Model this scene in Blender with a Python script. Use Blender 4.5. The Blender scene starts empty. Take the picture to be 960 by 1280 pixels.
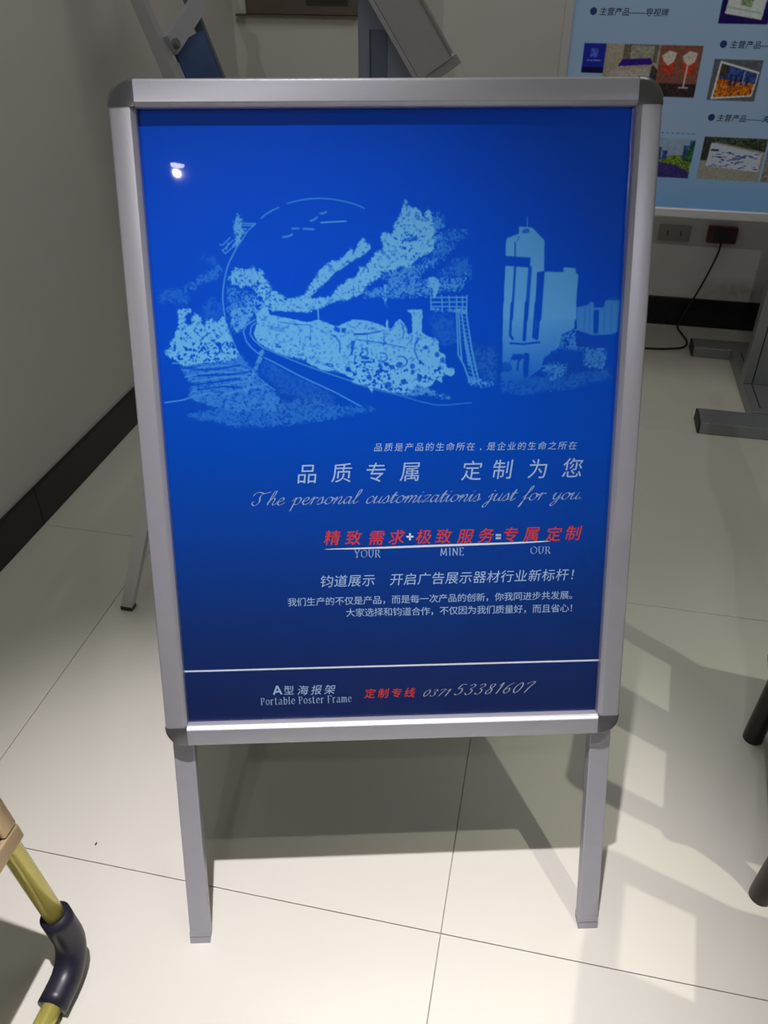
import bpy, bmesh, math, random
import numpy as np
from mathutils import Matrix, Vector
random.seed(5)
C = bpy.context.scene.collection
SC = bpy.context.scene

# ------------------------------------------------------------------ camera
def camera():
    p, y, r = map(math.radians, (-35.204, 11.693, 0.150))
    Rz = Matrix.Rotation(y, 3, 'Z')
    f = Rz @ Vector((0, math.cos(p), math.sin(p)))
    u0 = Vector((0, -math.sin(p), math.cos(p))); x0 = Vector((1, 0, 0))
    x = Rz @ (x0*math.cos(r) + u0*math.sin(r)); u = Rz @ (-x0*math.sin(r) + u0*math.cos(r))
    cam = bpy.data.cameras.new('camera'); cam.sensor_fit = 'HORIZONTAL'; cam.sensor_width = 36
    cam.lens = 1033.694/960*36; cam.clip_start = .02
    o = bpy.data.objects.new('camera', cam); C.objects.link(o)
    m = Matrix((x, u, -f)).transposed().to_4x4(); m.translation = (0, 0, 1.189)
    o.matrix_world = m; SC.camera = o
camera()
SC.view_settings.view_transform = 'Standard'; SC.view_settings.look = 'None'
SC.view_settings.exposure = 0.0; SC.view_settings.gamma = 1.0
w = bpy.data.worlds.new('world'); SC.world = w; w.use_nodes = True
w.node_tree.nodes['Background'].inputs[0].default_value = (.9, .95, 1, 1)
w.node_tree.nodes['Background'].inputs[1].default_value = .02
CEIL = 2.8
# lamps: x, y, watts, colour, cone degrees, blend, source radius
LAMPS = [(-.22, .42, 315, (.98, .935, .975), 41, 1.0, .02, None),
         (.76, .37, 95, (1, .99, .84), 56, 1.0, .016, None),
         (-.16, -1.04, 12, (.93, .96, 1), 46, .8, .03, (-.17, .86, .62)),
         (-.24, -2.72, 55, (1, .98, .93), 50, .8, .011, (.35, 3.0, .75)),
         (3.0, -2.8, 85, (.96, .94, 1), 15, 1.0, .12, (.25, 1.0, .75))]  # last one added for sheen on the poster frame's right rail
ambient = bpy.data.lights.new('fill_light', 'AREA'); ambient.shape = 'RECTANGLE'; ambient.size = 1.8; ambient.size_y = 1.2
ambient.energy = 9.5; ambient.color = (.98, 1, .9)  # soft fill added to lift the room's ambient light

# ------------------------------------------------------------------ helpers
def new_mesh(name, bm, mat=None, smooth=False):
    me = bpy.data.meshes.new(name); bm.to_mesh(me); bm.free()
    if mat: me.materials.append(mat)
    if smooth:
        for p in me.polygons: p.use_smooth = True
    return me
def obj(name, bm, mat, parent=None, mw=None, smooth=False, auto=False):
    me = bm if isinstance(bm, bpy.types.Mesh) else new_mesh(name, bm, mat, smooth)
    o = bpy.data.objects.new(name, me); C.objects.link(o)
    if parent: o.parent = parent
    if mw is not None: o.matrix_local = mw
    if auto and not isinstance(bm, bpy.types.Mesh):
        for e in me.polygons: e.use_smooth = True
        me.set_sharp_from_angle(angle=math.radians(35))
    return o
def thing(name, label, cat, loc=(0, 0, 0), rz=0, group=None):
    o = bpy.data.objects.new(name, None); C.objects.link(o); o.location = loc; o.rotation_euler = (0, 0, rz)
    o.empty_display_size = .05
    return tag(o, label, cat, group)
def tag(o, label, cat, group=None):
    o['label'] = label; o['category'] = cat
    if group: o['group'] = group
    return o
def struct(o): o['kind'] = 'structure'; return o
def box(bm, a, b, bev=0, seg=2):
    r = bmesh.ops.create_cube(bm, size=1)
    v = r['verts']
    for q in v:
        q.co = Vector((a[i] if q.co[i] < 0 else b[i]) for i in range(3))
    if bev:
        es = list({e for q in v for e in q.link_edges})
        bmesh.ops.bevel(bm, geom=es, offset=bev, segments=seg, affect='EDGES', profile=.5)
    return bm
def bbox(a, b, bev=0, seg=2): return box(bmesh.new(), a, b, bev, seg)
def prism(bm, pts, z0, z1, axis=None):
    """polygon pts (x, y) extruded z0..z1"""
    a = [bm.verts.new((x, y, z0)) for x, y in pts]; b = [bm.verts.new((x, y, z1)) for x, y in pts]
    bm.faces.new(b); bm.faces.new(a[::-1]); n = len(pts)
    for i in range(n): bm.faces.new((a[i], a[(i+1) % n], b[(i+1) % n], b[i]))
    bmesh.ops.recalc_face_normals(bm, faces=bm.faces)
    return bm
def catmull(pts, n=8, closed=False):
    P = [Vector(p) for p in pts]; out = []
    N = len(P)
    for i in range(N if closed else N-1):
        if closed: p0, p1, p2, p3 = P[(i-1) % N], P[i], P[(i+1) % N], P[(i+2) % N]
        else: p0, p1, p2, p3 = P[max(i-1, 0)], P[i], P[i+1], P[min(i+2, N-1)]
        for k in range(n):
            t = k/n
            out.append(.5*((2*p1)+(p2-p0)*t+(2*p0-5*p1+4*p2-p3)*t*t+(3*p1-p0-3*p2+p3)*t**3))
    if not closed: out.append(P[-1])
    return out
def tube(bm, pts, r, seg=16, cap=True, ends_round=False):
    pts = [Vector(p) for p in pts]; rings = []
    R = r if isinstance(r, (list, tuple)) else [r]*len(pts)
    t0 = (pts[1]-pts[0]).normalized(); nrm = t0.orthogonal().normalized()
    for i, p in enumerate(pts):
        t = (pts[min(i+1, len(pts)-1)]-pts[max(i-1, 0)]).normalized()
        nrm = (nrm-t*nrm.dot(t)).normalized(); bn = t.cross(nrm)
        rings.append([bm.verts.new(p+(nrm*math.cos(2*math.pi*k/seg)+bn*math.sin(2*math.pi*k/seg))*R[i]) for k in range(seg)])
    for a, b in zip(rings, rings[1:]):
        for k in range(seg): bm.faces.new((a[k], a[(k+1) % seg], b[(k+1) % seg], b[k]))
    if cap: bm.faces.new(rings[0][::-1]); bm.faces.new(rings[-1])
    return bm
def beam(bm, p, q, w, d, up=(0, 0, 1)):
    """rectangular bar from p to q, w wide along cross(dir, up), d deep along up"""
    p, q = Vector(p), Vector(q); t = (q-p).normalized(); s = t.cross(Vector(up)).normalized(); u = s.cross(t)
    vs = [[bm.verts.new(c+s*w/2*i+u*d/2*j) for i, j in ((-1, -1), (1, -1), (1, 1), (-1, 1))] for c in (p, q)]
    bm.faces.new(vs[0][::-1]); bm.faces.new(vs[1])
    for k in range(4): bm.faces.new((vs[0][k], vs[0][(k+1) % 4], vs[1][(k+1) % 4], vs[1][k]))
    bmesh.ops.recalc_face_normals(bm, faces=bm.faces)
    return bm

# ------------------------------------------------------------------ materials
def srgb(r, g, b):
    f = lambda c: (c/255/12.92 if c/255 <= .04045 else ((c/255+.055)/1.055)**2.4)
    return (f(r), f(g), f(b), 1)
def mat(name, col, rough=.5, metal=0, spec=.5, coat=0, noise=0, nscale=20, bump=0, bscale=80, emit=None, dark=None):
    m = bpy.data.materials.new(name); m.use_nodes = True; nt = m.node_tree; b = nt.nodes['Principled BSDF']
    b.inputs['Base Color'].default_value = col; b.inputs['Roughness'].default_value = rough
    b.inputs['Metallic'].default_value = metal; b.inputs['Specular IOR Level'].default_value = spec
    b.inputs['Coat Weight'].default_value = coat
    tc = nt.nodes.new('ShaderNodeTexCoord')
    if noise:
        n = nt.nodes.new('ShaderNodeTexNoise'); n.inputs['Scale'].default_value = nscale; n.inputs['Detail'].default_value = 5
        nt.links.new(tc.outputs['Object'], n.inputs['Vector'])
        mx = nt.nodes.new('ShaderNodeMix'); mx.data_type = 'RGBA'
        d = dark or tuple(c*(1-noise) for c in col[:3])+(1,)
        mx.inputs[6].default_value = d; mx.inputs[7].default_value = col
        rp = nt.nodes.new('ShaderNodeMapRange'); rp.inputs[1].default_value = .3; rp.inputs[2].default_value = .7
        nt.links.new(n.outputs['Fac'], rp.inputs[0]); nt.links.new(rp.outputs[0], mx.inputs[0])
        nt.links.new(mx.outputs[2], b.inputs['Base Color'])
    if bump:
        n = nt.nodes.new('ShaderNodeTexNoise'); n.inputs['Scale'].default_value = bscale; n.inputs['Detail'].default_value = 3
        nt.links.new(tc.outputs['Object'], n.inputs['Vector'])
        bp = nt.nodes.new('ShaderNodeBump'); bp.inputs['Strength'].default_value = bump; bp.inputs['Distance'].default_value = .002
        nt.links.new(n.outputs['Fac'], bp.inputs['Height']); nt.links.new(bp.outputs[0], b.inputs['Normal'])
    if emit: b.inputs['Emission Color'].default_value = emit[0]; b.inputs['Emission Strength'].default_value = emit[1]
    return m
M = {}
M['tile'] = mat('cream_tile', (.70, .675, .60, 1), .22, spec=.45, noise=.045, nscale=3)
M['grout'] = mat('tile_joint', (.42, .39, .33, 1), .9)
M['wall_base'] = mat('painted_wall', (.68, .655, .63, 1), .85, spec=.2, noise=.08, nscale=2.2, bump=.15, bscale=140)
M['wall'] = M['wall_base']
def stain(m):
    nt = m.node_tree; b = nt.nodes['Principled BSDF']; src = b.inputs['Base Color'].links[0].from_socket
    tc = nt.nodes.new('ShaderNodeTexCoord'); mp = nt.nodes.new('ShaderNodeMapping'); mp.vector_type = 'TEXTURE'
    mp.inputs['Location'].default_value = (.66, 3.05, .135); mp.inputs['Scale'].default_value = (.20, .3, .055)
    gr = nt.nodes.new('ShaderNodeTexGradient'); gr.gradient_type = 'SPHERICAL'
    n = nt.nodes.new('ShaderNodeTexNoise'); n.inputs['Scale'].default_value = 45; n.inputs['Detail'].default_value = 4
    mu = nt.nodes.new('ShaderNodeMath'); mu.operation = 'MULTIPLY'; mx = nt.nodes.new('ShaderNodeMix'); mx.data_type = 'RGBA'
    nt.links.new(tc.outputs['Object'], mp.inputs[0]); nt.links.new(mp.outputs[0], gr.inputs[0]); nt.links.new(tc.outputs['Object'], n.inputs['Vector'])
    nt.links.new(gr.outputs['Fac'], mu.inputs[0]); nt.links.new(n.outputs['Fac'], mu.inputs[1]); nt.links.new(mu.outputs[0], mx.inputs[0])
    nt.links.new(src, mx.inputs[6]); mx.inputs[7].default_value = (.16, .13, .06, 1); nt.links.new(mx.outputs[2], b.inputs['Base Color'])
stain(M['wall'])
M['ceiling'] = mat('white_ceiling', (.7, .7, .68, 1), .9)
M['skirting'] = mat('black_skirting', (.012, .011, .014, 1), .25, spec=.4, noise=.3, nscale=40)
M['alu'] = mat('satin_aluminium', (.43, .43, .475, 1), .34, metal=.4, noise=.03, nscale=60, bump=.05, bscale=400)
M['alu_leg'] = mat('leg_aluminium', (.44, .44, .50, 1), .42, metal=.35, noise=.04, nscale=50)
M['cap'] = mat('chrome_plastic', (.17, .17, .18, 1), .18, metal=.6)
M['rubber'] = mat('dark_rubber', (.03, .03, .03, 1), .6)
M['back'] = mat('grey_back_board', (.25, .25, .26, 1), .6)
M['steel'] = mat('stand_steel', (.30, .31, .33, 1), .4, metal=.5, noise=.05, nscale=30)
M['gold'] = mat('gold_tube', (.92, .82, .20, 1), .22, metal=.55, noise=.05, nscale=30)
M['bronze'] = mat('bronze_profile', (.60, .44, .25, 1), .3, metal=.5)
M['black_plastic'] = mat('black_plastic', (.018, .017, .03, 1), .38, spec=.5)
M['wood'] = mat('dark_wood', (.022, .013, .010, 1), .3, spec=.4, noise=.5, nscale=25)
M['white_print'] = mat('white_print', srgb(225, 235, 250), .5)
M['pale_print'] = mat('pale_print', srgb(165, 195, 230), .5)
M['grey_print'] = mat('grey_print', srgb(185, 195, 210), .5)
M['red_print'] = mat('red_print', srgb(225, 60, 45), .5)
M['ink'] = mat('navy_ink', srgb(22, 34, 80), .5)
M['bullet'] = mat('blue_ink', srgb(30, 55, 130), .5)
M['red_plastic'] = mat('dark_red_plastic', (.06, .010, .010, 1), .4)
M['plate'] = mat('socket_plate', (.33, .31, .28, 1), .5)
M['cable'] = mat('black_cable', (.012, .012, .012, 1), .5)
M['box_brown'] = mat('brown_card', (.13, .105, .08, 1), .8, noise=.2, nscale=8)
M['pale_blue'] = mat('pale_blue_grey', (.20, .23, .30, 1), .45, noise=.05, nscale=10)
M['mid_blue'] = mat('mid_blue_grey', (.10, .125, .19, 1), .45)
M['poster_blue'] = mat('old_blue_poster', (.04, .09, .26, 1), .25, noise=.4, nscale=6)
M['lamp'] = mat('lamp_glow', (1, 1, 1, 1), .5, emit=((1, .97, .92, 1), 14))
M['white_plastic'] = mat('white_plastic', (.75, .75, .73, 1), .5)
M['seat_blue'] = mat('sign_blue', (.02, .03, .10, 1), .2)
def film_mat():
    m = bpy.data.materials.new('clear_film'); m.use_nodes = True; nt = m.node_tree; nt.nodes.clear()
    out = nt.nodes.new('ShaderNodeOutputMaterial'); mix = nt.nodes.new('ShaderNodeMixShader')
    tr = nt.nodes.new('ShaderNodeBsdfTransparent'); gl = nt.nodes.new('ShaderNodeBsdfGlossy')
    tr.inputs[0].default_value = (.97, .975, .98, 1); gl.inputs['Roughness'].default_value = .012
    # thin sheet: reflectance from both faces, alike from either side
    lw = nt.nodes.new('ShaderNodeLayerWeight'); lw.inputs['Blend'].default_value = .5
    pw5 = nt.nodes.new('ShaderNodeMath'); pw5.operation = 'POWER'; pw5.inputs[1].default_value = 5
    fr = nt.nodes.new('ShaderNodeMath'); fr.operation = 'MULTIPLY_ADD'; fr.inputs[1].default_value = .95; fr.inputs[2].default_value = .05
    nt.links.new(lw.outputs['Facing'], pw5.inputs[0]); nt.links.new(pw5.outputs[0], fr.inputs[0])
    tc = nt.nodes.new('ShaderNodeTexCoord'); mp = nt.nodes.new('ShaderNodeMapping'); mp.inputs['Scale'].default_value = (1, .45, 1)
    n = nt.nodes.new('ShaderNodeTexNoise'); n.inputs['Scale'].default_value = 7; n.inputs['Detail'].default_value = 1.5
    bp = nt.nodes.new('ShaderNodeBump'); bp.inputs['Strength'].default_value = .5; bp.inputs['Distance'].default_value = .006
    nt.links.new(tc.outputs['Object'], mp.inputs[0]); nt.links.new(mp.outputs[0], n.inputs['Vector'])
    nt.links.new(n.outputs['Fac'], bp.inputs['Height']); nt.links.new(bp.outputs[0], gl.inputs['Normal'])
    nt.links.new(fr.outputs[0], mix.inputs[0]); nt.links.new(tr.outputs[0], mix.inputs[1]); nt.links.new(gl.outputs[0], mix.inputs[2])
    nt.links.new(mix.outputs[0], out.inputs[0])
    return m
M['film'] = film_mat()

# ------------------------------------------------------------------ lamps in the ceiling, and an added fill panel
for k, (x, y, W_, col, cone, bl, rad, aim) in enumerate(LAMPS):
    where = ['above and just in front of the blue poster frame', 'over the wooden chairs at the right',
             'behind the viewer, nearest one to the poster frame', 'far behind the viewer, last of the row', 'added by the right wall, far behind the viewer, for sheen on the right rail'][k]
    t = thing('ceiling_lamp', 'round white recessed ceiling spotlight ' + where, 'lamp', (x, y, CEIL))
    bm = bmesh.new()
    prof = [(.030, -.006), (.034, -.010), (.048, -.008), (.052, -.001), (.052, 0), (.030, 0)]
    ring = [[bm.verts.new((a*math.cos(2*math.pi*i/32), a*math.sin(2*math.pi*i/32), h)) for a, h in prof] for i in range(32)]
    for i in range(32):
        for j in range(6): bm.faces.new((ring[i][j], ring[i][(j+1) % 6], ring[(i+1) % 32][(j+1) % 6], ring[(i+1) % 32][j]))
    bmesh.ops.recalc_face_normals(bm, faces=bm.faces)
    obj('trim_ring', bm, M['white_plastic'], t, smooth=True)
    bm = bmesh.new(); bmesh.ops.create_cone(bm, cap_ends=True, segments=32, radius1=.030, radius2=.030, depth=.003)
    bmesh.ops.translate(bm, verts=bm.verts, vec=(0, 0, -.003))
    obj('diffuser', bm, M['lamp'], t)
    ld = bpy.data.lights.new('spot', 'SPOT'); ld.energy = W_; ld.color = col; ld.spot_size = math.radians(cone)
    ld.spot_blend = bl; ld.shadow_soft_size = rad
    lo = bpy.data.objects.new('spot', ld); C.objects.link(lo); lo.parent = t; lo.location = (0, 0, -.05)
    if aim: lo.rotation_euler = (Vector(aim)-Vector((x, y, CEIL-.05))).to_track_quat('-Z', 'Y').to_euler()
t = thing('added_fill_panel', 'large rectangular white ceiling panel added as soft fill light behind the blue poster stand', 'lamp', (.1, 1.5, CEIL))  # added panel, only there to carry the ambient fill
obj('housing', bbox((-.93, -.63, -.045), (.93, .63, 0), .004, 2), mat('fill_panel_housing', (.7, .7, .68, 1), .5), t)
obj('diffuser', bbox((-.90, -.60, -.0475), (.90, .60, -.0455)), mat('fill_panel_diffuser', (.8, .8, .8, 1), .5, emit=((1, .97, .9, 1), .5)), t)
lo = bpy.data.objects.new('fill_light', ambient); C.objects.link(lo); lo.parent = t; lo.location = (0, 0, -.052)

# ------------------------------------------------------------------ room
XL, XR, YF, YB = -1.151, 3.4, -7.0, 3.048
TX, TY, T, TV = -.045, .631, .8, .796
def room():
    flo = struct(obj('floor', bbox((XL, YF, -.06), (XR, YB, -.0055)), M['grout']))
    J = .0006; cache = {}
    xs = [TX+i*T for i in range(-2, 6)]; ys = [TY+j*TV for j in range(-10, 5)]
    rnd = random.Random(3)
    for xa in xs:
        for ya in ys:
            x0, x1 = max(xa+J, XL), min(xa+T-J, XR); y0, y1 = max(ya+J, YF), min(ya+TV-J, YB)
            if x1-x0 < .01 or y1-y0 < .01: continue
            key = (round(x1-x0, 4), round(y1-y0, 4))
            if key not in cache:
                cache[key] = new_mesh('floor_tile', bbox((0, 0, -.0055), (x1-x0, y1-y0, 0), .0005, 1), M['tile'])
            o = obj('floor_tile', cache[key], None, flo); o.location = (x0, y0, 0)
    wl = struct(obj('wall_left', bbox((XL-.15, YF-.15, -.06), (XL, YB+.15, CEIL)), M['wall']))
    wb = struct(obj('wall_back', bbox((XL, YB, -.06), (XR, YB+.15, CEIL)), M['wall']))
    struct(obj('wall_right', bbox((XR, YF-.15, -.06), (XR+.15, YB+.15, CEIL)), M['wall']))
    struct(obj('wall_front', bbox((XL, YF-.15, -.06), (XR, YF, CEIL)), M['wall']))
    bm = bbox((XL-.15, YF-.15, CEIL), (XR+.15, YB+.15, CEIL+.1))
    struct(obj('ceiling', bm, M['ceiling']))
    H = .103; th = .011
    for nm, along in (('baseboard_left', 'y'), ('baseboard_back', 'x')):
        root = bpy.data.objects.new(nm, None); C.objects.link(root); struct(root)
        if along == 'y': cuts = [YF]+[TY+j*TV for j in range(-9, 4)]+[YB]
        else: cuts = [XL+th]+[TX+i*T for i in range(-1, 5)]+[XR]
        for a, b in zip(cuts, cuts[1:]):
            if b-a < .01: continue
            if along == 'y': bm = bbox((XL, a+.0007, 0), (XL+th, b-.0007, H), .001, 1)
            else: bm = bbox((a+.0007, YB-th, 0), (b-.0007, YB, H), .001, 1)
            obj('skirting_tile', bm, M['skirting'], root)
        # pale mortar showing in the joints
        if along == 'y': bm = bbox((XL, YF, 0), (XL+th-.003, YB, H-.002))
        else: bm = bbox((XL+th, YB-th+.003, 0), (XR, YB, H-.002))
        obj('mortar', bm, M['grout'], root)
room()

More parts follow.
